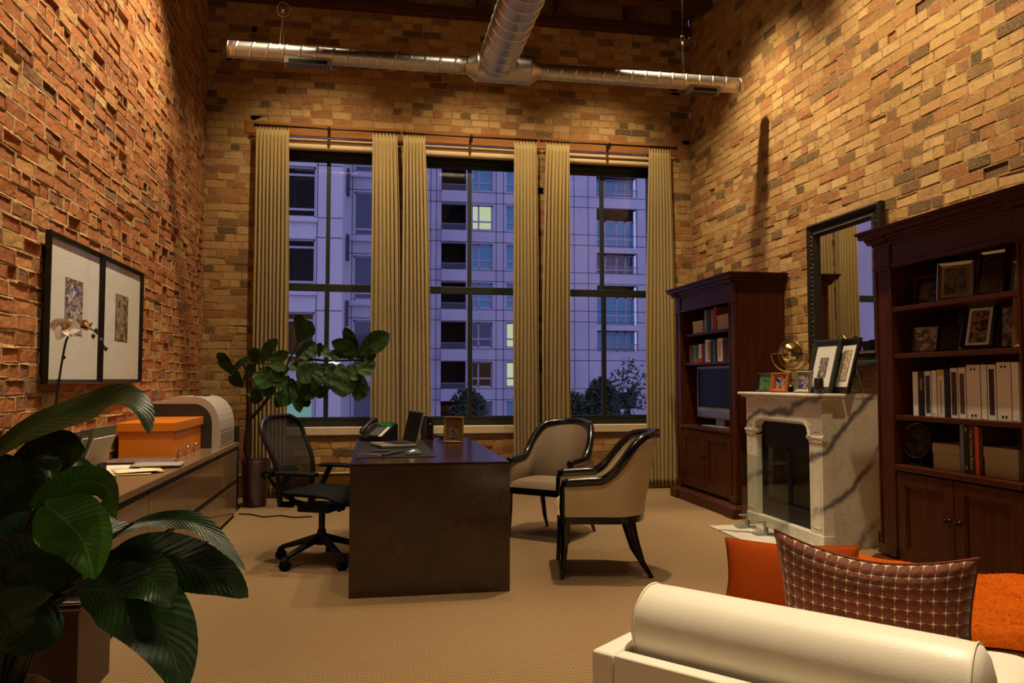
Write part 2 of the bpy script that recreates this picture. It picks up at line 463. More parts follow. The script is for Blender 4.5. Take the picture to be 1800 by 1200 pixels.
def cloth_dots():
    n = NT('dotted_wool')
    uv = n.n('UVMap'); uv.uv_map = 'uv'
    mp = n.n('Mapping'); mp.inputs['Scale'].default_value = (17, 12, 1); n.l(uv.outputs[0], mp.inputs[0])
    sp = n.n('SeparateXYZ'); n.l(mp.outputs[0], sp.inputs[0])
    fx = n.math('ABSOLUTE', n.math('SUBTRACT', n.math('FRACT', sp.outputs[0]), .5))
    fy = n.math('ABSOLUTE', n.math('SUBTRACT', n.math('FRACT', sp.outputs[1]), .5))
    gx = n.math('SUBTRACT', .5, fx); gy = n.math('SUBTRACT', .5, fy)      # distance to the cell lines
    ax = n.math('ADD', gx, n.math('MULTIPLY', gy, .38)); ay = n.math('ADD', gy, n.math('MULTIPLY', gx, .38))
    star = n.math('LESS_THAN', n.math('MULTIPLY', gx, gy), .0048)
    near = n.math('LESS_THAN', n.math('ADD', gx, gy), .40)
    star = n.math('MULTIPLY', star, near)
    line = n.math('LESS_THAN', n.math('MINIMUM', gx, gy), .06)
    r = n.math('SQRT', n.math('ADD', n.math('POWER', fx, 2), n.math('POWER', fy, 2)))
    ck = n.math('MODULO', n.math('ADD', n.math('FLOOR', sp.outputs[0]), n.math('FLOOR', sp.outputs[1])), 2)
    dot = n.mix(n.noise(uv.outputs[0], 7, 2), '4a190b', '8c3c1a')
    dot = n.mix(n.math('MULTIPLY', n.noise(n.coord(), 140, 2), .4), dot, '2c0f0a')
    c = n.mix(line, dot, '54381a')
    c = n.mix(star, c, 'cdb994')
    n.base(c).set(Roughness=.95, Sheen_Weight=.3)
    h = n.math('ADD', n.math('SUBTRACT', .6, r), n.math('MULTIPLY', n.noise(n.coord(), 250, 2), .15))
    n.bump(h, .9, .012); return n.m
M['dots'] = cloth_dots()
M['orange_cloth'] = plain('orange_linen', '8e3804', .9, var=.1, bump=.15, bscale=250, spec=.1)
M['mohair'] = plain('orange_mohair', 'b25004', .95, var=.18, vscale=60, bump=.9, bscale=160, spec=.1)
M['facade'] = None
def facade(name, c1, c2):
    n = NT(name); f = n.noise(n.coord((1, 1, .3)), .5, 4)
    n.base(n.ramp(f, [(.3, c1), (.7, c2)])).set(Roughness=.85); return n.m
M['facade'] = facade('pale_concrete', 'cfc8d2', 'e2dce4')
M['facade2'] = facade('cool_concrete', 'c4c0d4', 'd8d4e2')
M['joint'] = plain('panel_joint', '4c4a60', .9)
M['ext_frame'] = plain('white_window_frame', 'b8b8c4', .6)
M['ext_glass'] = plain('sky_painted_glass', '1c3560', .08, spec=1.0)  # blue of the reflected sky painted into the pane colour
M['ext_glass_bright_sky'] = plain('bright_sky_painted_glass', '4a9cc0', .1, spec=1.0)  # brighter teal sky reflection, also put into the base colour
M['ext_dark'] = plain('dim_room', '120e10', .9)
M['ext_lit'] = emit('lit_room', 'c8d8b0', .9)
M['ext_lit_warm'] = emit('lit_room_warm', 'd8a868', .5)
M['ext_lit_dim'] = emit('dim_lit_room', '3a2a26', .6)
M['lobby'] = emit('lit_lobby', '8ac0c0', .55)
M['rail'] = plain('grey_rail', '8d8da0', .5)
M['tree'] = plain('dusk_tree_leaf', '1c3a24', .6, var=.3, vscale=2)
M['asphalt'] = plain('asphalt', '3a3a40', .9)

# ================================================================== SETTING
XL, XR, YB, YF, ZT = -1.81, 3.767, 8.75, -1.6, 5.41
def struct(o): o['kind'] = 'structure'; return o
def brick_wall(name, P, U0, U1, V0, V1, holes, mats, rough, seed, parent=None):
    """P(u, v, d): point on the wall, d out of the wall. every brick stands in its own bed of mortar"""
    R = random.Random(seed); mb = MB()
    H = .083; rows = int(round((V1-V0)/H)); H = (V1-V0)/rows
    for j in range(rows):
        v0 = V0+j*H; v1 = v0+H
        head = j % 6 == 3
        L = .112 if head else .222
        u = U0-R.random()*L
        while u < U1-1e-4:
            l = L*R.uniform(.88, 1.1)
            if not head and R.random() < .05: l *= .55
            a, b = max(u, U0), min(u+l, U1); u += l
            if b-a < .004: continue
            segs = [(a, b)]
            for (h0, h1, w0, w1) in holes:
                if v1 <= w0+.02 or v0 >= w1-.02: continue
                ns = []
                for p, q in segs:
                    if q <= h0 or p >= h1: ns.append((p, q)); continue
                    if p < h0: ns.append((p, h0))
                    if q > h1: ns.append((h1, q))
                segs = ns
            for p, q in segs:
                cell(mb, P, p, q, v0, v1, R, rough)
    return struct(mb.build(name, mats, parent))
def cell(mb, P, a, b, v0, v1, R, rough):
    j = .0065 if rough < .5 else .007
    w = b-a
    jj = min(j, w*.2)
    def q(k): return R.uniform(-k, k)
    jt = .0032+.001*rough
    i0, i1 = a+jj, b-jj; w0, w1 = v0+j, v1-j
    if rough > .5:
        mo = R.uniform(-.004, .006)
        d = R.uniform(-.008, .004) if R.random() > .08 else R.uniform(-.028, -.012)
    else:
        mo = 0.0
        d = R.uniform(.0, .0045) if R.random() > .05 else R.uniform(-.012, .0)
    co = [(i0+q(jt), w0+q(jt)), (i1+q(jt), w0+q(jt)), (i1+q(jt), w1+q(jt)), (i0+q(jt), w1+q(jt))]
    out = [(a, v0), (b, v0), (b, v1), (a, v1)]
    mb.cr = 0.5
    vs_ = [P(x, y, 0) for x, y in out]+[P(x, y, mo+q(.003)) for x, y in co]
    mb.add(vs_, [(k, (k+1) % 4, 4+(k+1) % 4, 4+k) for k in range(4)], 1)
    mb.cr = max(.001, R.random())
    ins = .004
    cx, cy = (a+b)/2, (v0+v1)/2
    fr = [(x+(ins if x < cx else -ins), y+(ins if y < cy else -ins)) for x, y in co]
    nx, ny = (5, 2) if rough > .5 else (2, 1)
    tilt = q(.0025), q(.002)
    g = []
    for jv in range(ny+1):
        for iu in range(nx+1):
            s_, t = iu/nx, jv/ny
            x = (fr[0][0]*(1-s_)+fr[1][0]*s_)*(1-t)+(fr[3][0]*(1-s_)+fr[2][0]*s_)*t
            y = (fr[0][1]*(1-s_)+fr[1][1]*s_)*(1-t)+(fr[3][1]*(1-s_)+fr[2][1]*s_)*t
            dd = d+tilt[0]*(s_-.5)*2+tilt[1]*(t-.5)*2+q(.0026 if rough > .5 else .0012)
            g.append(P(x, y, dd))
    f = [(k*(nx+1)+i, k*(nx+1)+i+1, (k+1)*(nx+1)+i+1, (k+1)*(nx+1)+i) for k in range(ny) for i in range(nx)]
    mb.add(g, f, 0)
    # sides of the brick
    b0 = vs_[4:]
    idx = [list(range(0, nx+1)), [k*(nx+1)+nx for k in range(ny+1)], [ny*(nx+1)+i for i in range(nx, -1, -1)], [k*(nx+1) for k in range(ny, -1, -1)]]
    for k in range(4):
        ring = [g[i] for i in idx[k]]
        p0, p1 = b0[k], b0[(k+1) % 4]
        mb.add([p0, p1]+ring[::-1], [tuple(range(2+len(ring)))], 0)

floor = MB().box(XL-.3, XR+.3, YF, YB+.35, -.1, 0).build('floor', M['carpet']); struct(floor)
brick_wall('wall_left', lambda u, v, d: (XL+d, u, v), YF, YB, 0, ZT+.5, [], [M['brick_red'], M['mortar_red']], 1.0, 3)
brick_wall('wall_right', lambda u, v, d: (XR-d, u, v), YF, YB, 0, ZT+.5, [], [M['brick_tan'], M['mortar_tan']], .25, 5)
WIN = [(-1.03, .06), (.44, 1.74), (2.06, 3.33)]
ZS, ZH = .735, 3.955          # sill top, head
brick_wall('wall_back', lambda u, v, d: (u, YB-d, v), XL, XR, 0, ZT, [(a, b, ZS-.09, ZH+.12) for a, b in WIN], [M['brick_tan'], M['mortar_tan']], .25, 7)
rv = MB()
for a, b in WIN:
    rv.box(a-.2, a, YB+.005, YB+.34, ZS-.1, ZH+.15); rv.box(b, b+.2, YB+.005, YB+.34, ZS-.1, ZH+.15)
rv.box(XL, WIN[0][0]-.2, YB+.01, YB+.3, 0, ZT); rv.box(WIN[2][1]+.2, XR, YB+.01, YB+.3, 0, ZT)
rv.box(XL, XR, YB+.01, YB+.34, 0, ZS-.1); rv.box(XL, XR, YB+.01, YB+.34, ZH+.15, ZT+.4)
struct(rv.build('wall_outer', M['mortar_tan']))
struct(MB().box(XL-.3, XR+.3, YF-.1, YF, 0, 5.9).build('wall_front', plain('plaster', 'a58d68', .9)))
# timber lintel band over the three windows
struct(MB().box(-1.40, 3.60, YB-.012, YB+.02, 3.95, 4.09).build('trim_1', M['lintel'], bevel=.006))
# ceiling: planks, cross beams, blockings, wall plate
struct(MB().box(XL-.3, XR+.3, YF-.1, YB+.35, 5.86, 5.95).build('ceiling', M['ceiling_wood']))
bm = MB()
for k in range(11):
    y = 8.20-k*.95
    bm.box(XL+.02, XR-.02, y-.16, y, 5.46, 5.86)
struct(bm.build('trim_2', M['ceiling_wood'], bevel=.01))
bl = MB()
for x in (-1.5, -.62, .28, 1.2, 2.12, 2.98, 3.6):
    bl.box(x-.06, x+.06, 8.2, YB, 5.52, 5.86)
struct(bl.build('trim_3', M['ceiling_wood'], bevel=.008))
struct(MB().box(XL+.02, XR-.02, YB-.10, YB+.3, ZT, ZT+.11).build('trim_4', M['ceiling_wood'], bevel=.01))
# baseboard along the window wall, with a pale top edge
struct(MB().box(XL+.03, XR-.03, YB-.035, YB-.01, 0, .235, 0).box(XL+.03, XR-.03, YB-.045, YB-.01, .235, .25, 1).build('baseboard_back', [wood('skirting_wood', '5a3a1c', '7d5428', 'x'), M['sill']]))
struct(MB().box(XR-.03, XR-.012, YF, YB-.05, 0, .12).build('baseboard_right', wood('skirting_wood_r', '4a2c18', '63401f', 'y')))

# ---- windows: frame with upper and lower sash, sill, panes
mids = [-.512, 1.10, 2.705]
for k, ((a, b), mx_) in enumerate(zip(WIN, mids)):
    y0 = YB+.10
    fr = MB()
    fr.box(a, b, y0, y0+.1, ZS, ZS+.055)                 # bottom rail of the frame
    fr.box(a, b, y0+.05, y0+.15, 3.76, ZH)
    for x in (a, b):
        s_ = 1 if x == a else -1
        fr.box(x, x+s_*.05, y0, y0+.15, ZS, ZH)
    wn = struct(fr.build('window_%d' % (k+1), M['window_frame'], bevel=.004))
    lo = MB(); yl = y0+.02
    lo.box(a+.05, b-.05, yl, yl+.05, ZS+.055, ZS+.105); lo.box(a+.05, b-.05, yl, yl+.05, 2.245, 2.325)
    lo.box(mx_-.025, mx_+.025, yl, yl+.05, ZS+.1, 2.25)
    lo.box(mx_+.2, mx_+.28, yl-.012, yl, ZS+.07, ZS+.09).box(mx_-.28, mx_-.2, yl-.012, yl, ZS+.07, ZS+.09)
    lo.build('lower_sash', M['window_frame'], wn, bevel=.003)
    up = MB(); yu = y0+.08
    up.box(a+.05, b-.05, yu, yu+.05, 2.25, 2.31); up.box(a+.05, b-.05, yu, yu+.05, 3.72, 3.78)
    up.box(mx_-.022, mx_+.022, yu, yu+.05, 2.3, 3.73)
    up.build('upper_sash', M['window_frame'], wn, bevel=.003)
    MB().box(a+.05, b-.05, yl+.02, yl+.026, ZS+.1, 2.25).build('pane', M['glass'], wn)
    MB().box(a+.05, b-.05, yu+.02, yu+.026, 2.3, 3.73).build('pane', M['glass'], wn)
    MB().box(a-.02, b+.02, YB-.03, YB+.12, ZS-.085, ZS).build('sill', M['sill'], wn, bevel=.006)
# ---- roller shades, rods, curtains
RODS = [(-1.26, .262), (.335, 1.825), (1.905, 3.52)]
wh = ['left', 'middle', 'right']
for k, ((a, b), (ra, rb)) in enumerate(zip(WIN, RODS)):
    t = thing('roller_shade', 'rolled up cream roller shade at the head of the %s tall window' % wh[k], 'shade', ((a+b)/2, YB+.05, 3.88), 0, 'roller shades')
    h = (b-a)/2-.005
    MB().box(-h, h, -.035, .03, .0, .068).build('valance', M['shade'], t, bevel=.008)
    MB().cyl((-h, -.003, -.035), (h, -.003, -.035), .037).build('roll', M['shade'], t)
    c = (ra+rb)/2; hl = (rb-ra)/2
    t = thing('curtain_rod', ['dark iron curtain rod above the left window, starting at the left wall', 'dark iron curtain rod above the middle window between the other two rods', 'dark iron curtain rod above the right window, ending near the tall cabinet'][k], 'curtain rod', (c, YB-.115, 4.012), 0, 'curtain rods')
    MB().cyl((-hl, 0, 0), (hl, 0, 0), .011, seg=12).build('rod', M['bronze'], t)
    for s_ in (-1, 1):
        MB().lathe([(0, -.03), (.016, -.024), (.02, -.008), (.012, .006), (.018, .012), (.011, .02)], (s_*(hl+.005), 0, 0), 12, axis='x').build('finial', M['bronze'], t)
    MB().box(-.014, .014, 0, .1, -.012, .012).cyl((0, 0, -.03), (0, 0, .016), .016, seg=12).lathe([(0, -.05), (.014, -.045), (.014, -.03), (.006, -.02)], (0, 0, -.01), 10).build('bracket', M['bronze'], t)
def curtain(xt0, xt1, xb0, xb1, n, label, seed):
    c = (xb0+xb1)/2
    t = thing('curtain', label, 'curtain', (c, YB-.115, 0), 0, 'khaki curtains')
    R = random.Random(seed)
    ph = [R.uniform(-.35, .35) for _ in range(n+2)]; am = [R.uniform(.75, 1.25) for _ in range(n+2)]
    ZT_ = 3.985
    def fn(u, v):
        z = .012+v*(ZT_-.012)
        k = v**2.5
        x = (xb0*(1-k)+xt0*k)*(1-u)+(xb1*(1-k)+xt1*k)*u - c
        f = u*n; i = int(min(f, n-1e-6)); A = am[i]
        amp = .029*A
        tt = min(1, max(0, (ZT_-.22-z)/.5))
        hdr = .35 if z > ZT_-.13 else (.55 if z > ZT_-.2 else .55+.45*tt)
        wv = math.sin(2*PI*(f+ph[i]*0.25*math.sin(PI*(f-i))*(1-v)))
        wv = math.copysign(abs(wv)**.75, wv)
        y = -wv*amp*hdr+.012*math.sin(5*u+3*v+seed)*(1-v)
        return (x+.006*math.sin(9*v+f)*(1-v), y, z)
    MB().grid(fn, n*12, 40, smooth=True, uv=False).build('panel', M['curtain'], t, solid=.004)
    for i in range(n):
        r = MB(); u = (i+.5)/n; x = xt0*(1-u)+xt1*u-c
        r.tube([(x+.0, .018*math.cos(a), 4.012+.018*math.sin(a)) for a in [2*PI*q/12 for q in range(13)]], .003, 5, caps=False)
        r.cyl((x, -.018, 3.97), (x, 0, 3.996), .0045, seg=5)
        r.build('ring', M['bronze'], t)
cx_ = lambda x: py(x, 600, YB-.115).x
def tx(x, y): return py(x, y, YB-.115).x
CUR = [((450, 225), (508, 230), (440, 850), (503, 850), 9, 'khaki pleated curtain nearest the left brick wall, behind the fig tree'),
       ((655, 235), (698, 238), (650, 740), (704, 740), 7, 'khaki pleated curtain on the right side of the left window'),
       ((709, 240), (747, 243), (705, 740), (757, 740), 7, 'khaki pleated curtain on the left side of the middle window, behind the laptop'),
       ((904, 250), (943, 250), (902, 850), (948, 850), 7, 'khaki pleated curtain on the right side of the middle window'),
       ((960, 255), (1001, 257), (953, 850), (1003, 850), 7, 'khaki pleated curtain on the left side of the right window, behind the front facing armchair'),
       ((1141, 265), (1178, 266), (1137, 850), (1190, 850), 8, 'khaki pleated curtain beside the tall dark cabinet with the television')]
for k, (a, b, c, d, n, lab) in enumerate(CUR):
    curtain(tx(*a), tx(*b), tx(*c), tx(*d), n, lab, k+1)

# ---- spiral ducts
YD, ZD = 6.9, 4.105
def duct_profile(L, r, step=.135, h=.004):
    p = [(r, 0)]; x = step*.5
    while x < L-.03:
        p += [(r, x-.016), (r, x-.005), (r+h, x-.002), (r+h, x+.002), (r, x+.005), (r, x+.016)]; x += step
    return p+[(r, L)]
dl = py(402, 82, YD); dr = py(1298, 153, YD)
ax0, ax1 = dl.x, dr.x
hubc = (ax0+0, 0)
hx0, hx1 = py(832, 120, YD).x, py(936, 120, YD).x
t = thing('branch_duct', 'long galvanised spiral cross duct hanging below the ceiling', 'duct', ((hx0+hx1)/2, YD, ZD))
ox = -(hx0+hx1)/2
def shear(mb):
    mb.v = [(x+.35*z if True else x, y, z) for x, y, z in mb.v]
for nm, xa, xb in (('pipe', ax0, hx0-.06), ('pipe', hx1+.06, ax1)):
    mb = MB(); mb.lathe(duct_profile(xb-xa, .072), (0, 0, 0), 32, axis='x')
    mb.v = [(x+.3*z*min(1, max(0, min(x, xb-xa-x)/.1)), y, z) for x, y, z in mb.v]
    mb.v = [(x+xa+ox, y, z) for x, y, z in mb.v]
    mb.build(nm, M['steel'], t)
for s_, xx in ((1, hx0), (-1, hx1)):
    MB().lathe([(.076, -.075), (.076, -.05), (.128, .025), (.131, .03)] if s_ == 1 else [(.131, -.03), (.128, -.025), (.076, .05), (.076, .075)], (xx+ox, 0, 0), 32, axis='x').build('reducer', M['steel'], t)
MB().lathe([(.128, hx0+ox+.02), (.132, hx0+ox+.03), (.128, hx0+ox+.04), (.128, hx1+ox-.04), (.132, hx1+ox-.03), (.128, hx1+ox-.02)], (0, 0, 0), 32, axis='x').build('tee_body', M['steel'], t)
for xx in (ax0, ax1):
    MB().lathe([(0, -.004), (.074, -.004), (.074, .004), (0, .004)], (xx+ox, 0, 0), 32, axis='x').build('end_cap', M['steel'], t)
for pxl, pxr in ((500, 584), (1208, 1262)):
    xa, xb = py(pxl, 110, YD).x+ox, py(pxr, 110, YD).x+ox
    v = MB().frustum((xa, xb, -.055, .045), (xa+.0, xb, -.06, .05), -.105, -.04).build('vent', M['silver_plastic'], t, bevel=.003)
    g = MB(); n = 16
    for i in range(n):
        x = xa+.03+(xb-xa-.06)*i/(n-1); g.box(x-.006, x+.006, -.045, .035, -.108, -.104)
    g.build('grille', M['black'], v)
    MB().box(xa+.04, xb-.04, -.06, -.054, -.098, -.066).build('slot', M['black'], v)
t = thing('trunk_duct', 'wide galvanised spiral duct running overhead toward the viewer', 'duct', (1.085, YD-.10, ZD+.035))
mb = MB(); mb.lathe(duct_profile(8.0, .165, .16, .007), (0, 0, 0), 36, axis='y')
mb.v = [(x, -y+.25*z*min(1, y/.2), z) for x, y, z in mb.v]
mb.f = [f[::-1] for f in mb.f]
mb.build('pipe', M['steel'], t)
MB().lathe([(.0, .015), (.06, .01), (.12, -.02), (.165, -.05)], (0, 0, 0), 32, axis='y').build('collar', M['steel'], t)
# suspension cables
for k, (x0, xl, xr_) in enumerate(((497, 493, 498), (1200, 1195, 1206))):
    p = py(x0, 20 if k == 0 else 78, YD)
    t = thing('hanging_cable', ['steel suspension cable with a coiled loop holding the left end of the duct', 'steel suspension cable with a small hook holding the right end of the duct'][k], 'cable', (p.x, YD, p.z), 0, 'duct cables')
    MB().cyl((0, 0, 0), (0, 0, 5.86-p.z), .0028, seg=6).build('wire', M['chrome'], t)
    a, b = py(xl, 80, YD).x-p.x, py(xr_, 80, YD).x-p.x
    zt_ = ZD+.062-p.z
    MB().tube([(0, 0, 0), (a, -.045, zt_), (a, -.077, zt_-.06)], .0022, 6).tube([(0, 0, 0), (b, .045, zt_), (b, .075, zt_-.06)], .0022, 6).build('yoke', M['chrome'], t)
    MB().lathe([(0, -.022), (.013, -.012), (.013, .012), (0, .022)], (0, 0, 0), 12).build('clamp', M['silver'], t)
    if k == 0:
        MB().tube([(.01+.055*math.cos(q), -.01+.01*math.sin(2*q), .012+.065*math.sin(q)) for q in [2*PI*i/28 for i in range(29)]], .0025, 6).build('loop', M['chrome'], t)
    else:
        MB().tube([(.0+.02*math.cos(q), 0, .055+.032*math.sin(q)) for q in [2*PI*i/20 for i in range(18)]], .005, 6).build('hook', M['chrome'], t)

# ================================================================== OUTSIDE
struct(MB().box(-60, 80, 9.3, 130, -9.2, -9).build('street', M['asphalt']))
def wall_holes(mb, x0, x1, z0, z1, Y, holes, depth, mi=0):
    xs = sorted(set([x0, x1]+[h[0] for h in holes]+[h[1] for h in holes])); zs = sorted(set([z0, z1]+[h[2] for h in holes]+[h[3] for h in holes]))
    for i in range(len(xs)-1):
        for j in range(len(zs)-1):
            cx, cz = (xs[i]+xs[i+1])/2, (zs[j]+zs[j+1])/2
            if cx < x0 or cx > x1 or any(h[0] < cx < h[1] and h[2] < cz < h[3] for h in holes): continue
            mb.add([(xs[i], Y, zs[j]), (xs[i+1], Y, zs[j]), (xs[i+1], Y, zs[j+1]), (xs[i], Y, zs[j+1])], [(0, 1, 2, 3)], mi)
    for a, b, c, d in holes:
        mb.add([(a, Y, c), (b, Y, c), (b, Y, d), (a, Y, d), (a, Y+depth, c), (b, Y+depth, c), (b, Y+depth, d), (a, Y+depth, d)],
               [(0, 4, 5, 1), (1, 5, 6, 2), (2, 6, 7, 3), (3, 7, 4, 0)], mi)
def hx(x, Y): return py(x, 600, Y).x
def hz(y, Y): return py(900, y, Y).z      # heights read on the middle of the frame
def bwin(root, org, a, b, c, d, Y, mull=(), trans=(), gm='ext_glass', fw=.07):
    ox_, oy, oz = org
    f = MB()
    f.box(a-ox_, b-ox_, Y-.05-oy, Y+.05-oy, c-oz, c+fw-oz).box(a-ox_, b-ox_, Y-.05-oy, Y+.05-oy, d-fw-oz, d-oz)
    f.box(a-ox_, a+fw-ox_, Y-.05-oy, Y+.05-oy, c-oz, d-oz).box(b-fw-ox_, b-ox_, Y-.05-oy, Y+.05-oy, c-oz, d-oz)
    for m_ in mull: f.box(m_-fw/1.6-ox_, m_+fw/1.6-ox_, Y-.05-oy, Y+.05-oy, c-oz, d-oz)
    for z in trans: f.box(a-ox_, b-ox_, Y-.06-oy, Y+.05-oy, z-fw/1.6-oz, z+fw/1.6-oz)
    o = f.build('window', M['ext_frame'], root)
    MB().box(a-ox_, b-ox_, Y-oy, Y+.02-oy, c-oz, d-oz).build('pane', M[gm], o)
    return o
# left office tower, two planes
Y1, Y2 = 40.0, 45.0
xa, xm = -40.0, hx(600, Y1)
base = (0, Y1, -9)
t = thing('office_building', 'pale concrete office tower seen through the left window', 'building', base)
Z0, Z1 = -9, 62
FL = 3.70
def rel(mb, o): mb.v = [(x-o[0], y-o[1], z-o[2]) for x, y, z in mb.v]; return mb
wcol = (hx(503, Y1)-1.6, hx(552, Y1))
z304 = hz(304+5, Y1); hgt = (392-304)/126*FL
rows = [z304+k*FL for k in range(3, -4, -1)]
holes = [(wcol[0], wcol[1], r-hgt, r) for r in rows]
mb = MB(); wall_holes(mb, xa, xm, Z0, Z1, Y1, holes, .35)
mb.add([(xm, Y1, Z0), (xm, Y2, Z0), (xm, Y2, Z1), (xm, Y1, Z1)], [(0, 1, 2, 3)])
for r in rows:
    for zz in (r+.08, r-hgt-.02): mb.box(wcol[1], xm+.01, Y1-.012, Y1+.02, zz-.02, zz+.02, 1)
    mb.box(wcol[0]-.1, wcol[1]+.1, Y1-.18, Y1+.05, r-hgt-.28, r-hgt-.06)
mb.box(hx(555, Y1)-.02, hx(555, Y1)+.02, Y1-.012, Y1+.02, Z0, Z1, 1)
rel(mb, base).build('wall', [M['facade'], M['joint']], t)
lit = ['ext_glass', 'ext_dark', 'ext_lit_dim', 'ext_dark', 'ext_lit_dim', 'lobby', 'lobby']
for k, r in enumerate(rows):
    tr = [r-14/126*FL, r-74/126*FL]
    bwin(t, base, wcol[0], wcol[1], r-hgt, r, Y1+.25, (), tr, ['ext_dark', 'ext_dark', 'ext_glass', 'ext_dark', 'ext_dark', 'ext_lit_dim', 'lobby'][k], .09)
wc2 = (hx(620, Y2), hx(620, Y2)+3.0)
z344 = hz(344+4, Y2); hg2 = (421-344)/112*FL
rows2 = [z344+k*FL for k in range(2, -4, -1)]
mb = MB(); wall_holes(mb, xm, hx(730, Y2), Z0, Z1, Y2, [(wc2[0], wc2[1], r-hg2, r) for r in rows2], .3)
for r in rows2:
    for zz in (r+.12, r-hg2-.15): mb.box(xm, hx(730, Y2), Y2-.012, Y2+.02, zz-.02, zz+.02, 1)
    mb.box(wc2[0]-.2, wc2[1]+.2, Y2-.2, Y2+.05, r-hg2-.34, r-hg2-.14)
mb.box(hx(617, Y2)-.02, hx(617, Y2)+.02, Y2-.012, Y2+.02, Z0, Z1, 1)
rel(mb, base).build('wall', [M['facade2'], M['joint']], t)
for r in rows2:
    bwin(t, base, wc2[0], wc2[1], r-hg2, r, Y2+.2, (), [r-(409-344)/112*FL], 'ext_glass', .09)
for r in rows2: rel(MB().box(xm+.05, xm+.2, Y2-1.2, Y2-.4, r-.4, r+1.0), base).build('banner', M['joint'], t)
# apartment block: balconies, paired windows, corner bay
Y3 = 58.0
base = (hx(900, Y3), Y3, -9)
t = thing('apartment_building', 'pale violet apartment block with balconies seen through the middle and right windows', 'building', base)
PT = 70.2/FPX*Y3*1.0
def z3(y): return EYE + (py(850, y, Y3).z-EYE)
bx = (hx(775, Y3), hx(819, Y3)); wx = (hx(829, Y3), hx(866, Y3)); wy = (hx(890, Y3), hx(927, Y3))
zt = z3(292)
rr = [zt-k*PT for k in range(-3, 9)]
wh_ = 45/70.2*PT
holes = []
for r in rr:
    holes += [(bx[0], bx[1], r-49/70.2*PT, r), (wx[0], wx[1], r-wh_, r), (wy[0], wy[1], r-wh_, r)]
xR0, xR1 = hx(1050, Y3), hx(1122, Y3)
zq = z3(357); Q = 143/70.2*PT
bays = []
for k in range(-2, 2):
    top = zq-k*Q
    bays.append((top, top-73/70.2*PT)); bays.append((top-83/70.2*PT, top-121/70.2*PT))
holes += [(xR0, xR1, b, a) for a, b in bays]
holes += [(hx(1008, Y3)-3.2, hx(1008, Y3)-.3, r-wh_, r) for r in rr]
dk = (hx(1040, Y3), hx(1120, Y3), z3(720), z3(690)); holes.append(dk)
mb = MB(); wall_holes(mb, hx(690, Y3), 75, -9, 62, Y3, holes, .4)
for r in rr:
    for zz in (r+.12, r-wh_-.12): mb.box(hx(690, Y3), 75, Y3-.015, Y3+.02, zz-.022, zz+.022, 1)
for x in (756, 766, 872, 885, 1010, 1035): mb.box(hx(x, Y3)-.022, hx(x, Y3)+.022, Y3-.015, Y3+.02, -9, 62, 1)
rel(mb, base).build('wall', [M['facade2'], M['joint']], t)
gms = ['ext_glass_bright_sky', 'ext_glass_bright_sky', 'ext_glass_bright_sky', 'ext_glass_bright_sky', 'ext_lit', 'ext_glass_bright_sky', 'ext_glass_bright_sky', 'ext_glass', 'ext_lit_dim', 'ext_glass', 'ext_glass', 'ext_glass']
for k, r in enumerate(rr):
    bwin(t, base, wx[0], wx[1], r-wh_, r, Y3+.3, [wx[0]+(wx[1]-wx[0])*.34], [r-wh_*.66], gms[k], .10)
    bwin(t, base, wy[0], wy[1], r-wh_, r, Y3+.3, [wy[0]+(wy[1]-wy[0])*.5], [r-wh_*.66], 'ext_lit' if k in (7, 8) else 'ext_glass_bright_sky', .10)
    # balcony: dim recess, slab, railing
    mb = MB(); a, b, c, d = bx[0], bx[1], r-49/70.2*PT, r
    mb.box(a, b, Y3+1.6, Y3+1.65, c, d, 1).box(a, b, Y3-.5, Y3+.05, c-21/70.2*PT+.05, c, 0).box(a, a+.02, Y3+.4, Y3+1.6, c, d, 1).box(b-.02, b, Y3+.4, Y3+1.6, c, d, 1).box(a, b, Y3+.4, Y3+1.6, d-.02, d, 1)
    bo = rel(mb, base).build('balcony', [M['facade2'], M['ext_dark']], t)
    mb = MB(); mb.box(a, b, Y3-.48, Y3-.42, c+.45, c+.5)
    for i in range(19):
        x = a+(b-a)*(i+.5)/19; mb.box(x-.016, x+.016, Y3-.47, Y3-.43, c, c+.46)
    rel(mb, base).build('railing', M['rail'], bo)
for k, (a, b) in enumerate(bays):
    w_ = xR1-xR0
    full = k % 2 == 0
    bwin(t, base, xR0, xR1, b, a-(a-b)*(.26 if full else 0), Y3+.9, [xR0+w_*.28, xR0+w_*.56, xR0+w_*.78], [b+(a-b)*.26], 'ext_glass_bright_sky' if k != 5 else 'ext_glass', .12)
    mb = MB().box(xR0, xR1, Y3+.95, Y3+1.0, b, a, 0).box(xR0, xR1, Y3+.35, Y3+.95, a-.03, a, 0)
    rel(mb, base).build('recess', M['ext_dark'], t)
    if not full:
        mb = MB(); mb.box(xR0, xR1, Y3-.1, Y3-.04, b+.5, b+.56)
        for i in range(22):
            x = xR0+w_*(i+.5)/22; mb.box(x-.016, x+.016, Y3-.09, Y3-.05, b, b+.5)
        rel(mb, base).build('railing', M['rail'], t)
for r in rr:
    bwin(t, base, hx(1008, Y3)-3.2, hx(1008, Y3)-.3, r-wh_, r, Y3+.3, [], [r-wh_*.66], 'ext_glass', .1)
mb = MB().box(dk[0], dk[1], Y3+.4, Y3+.45, dk[2], dk[3]); rel(mb, base).build('recess', M['ext_dark'], t)
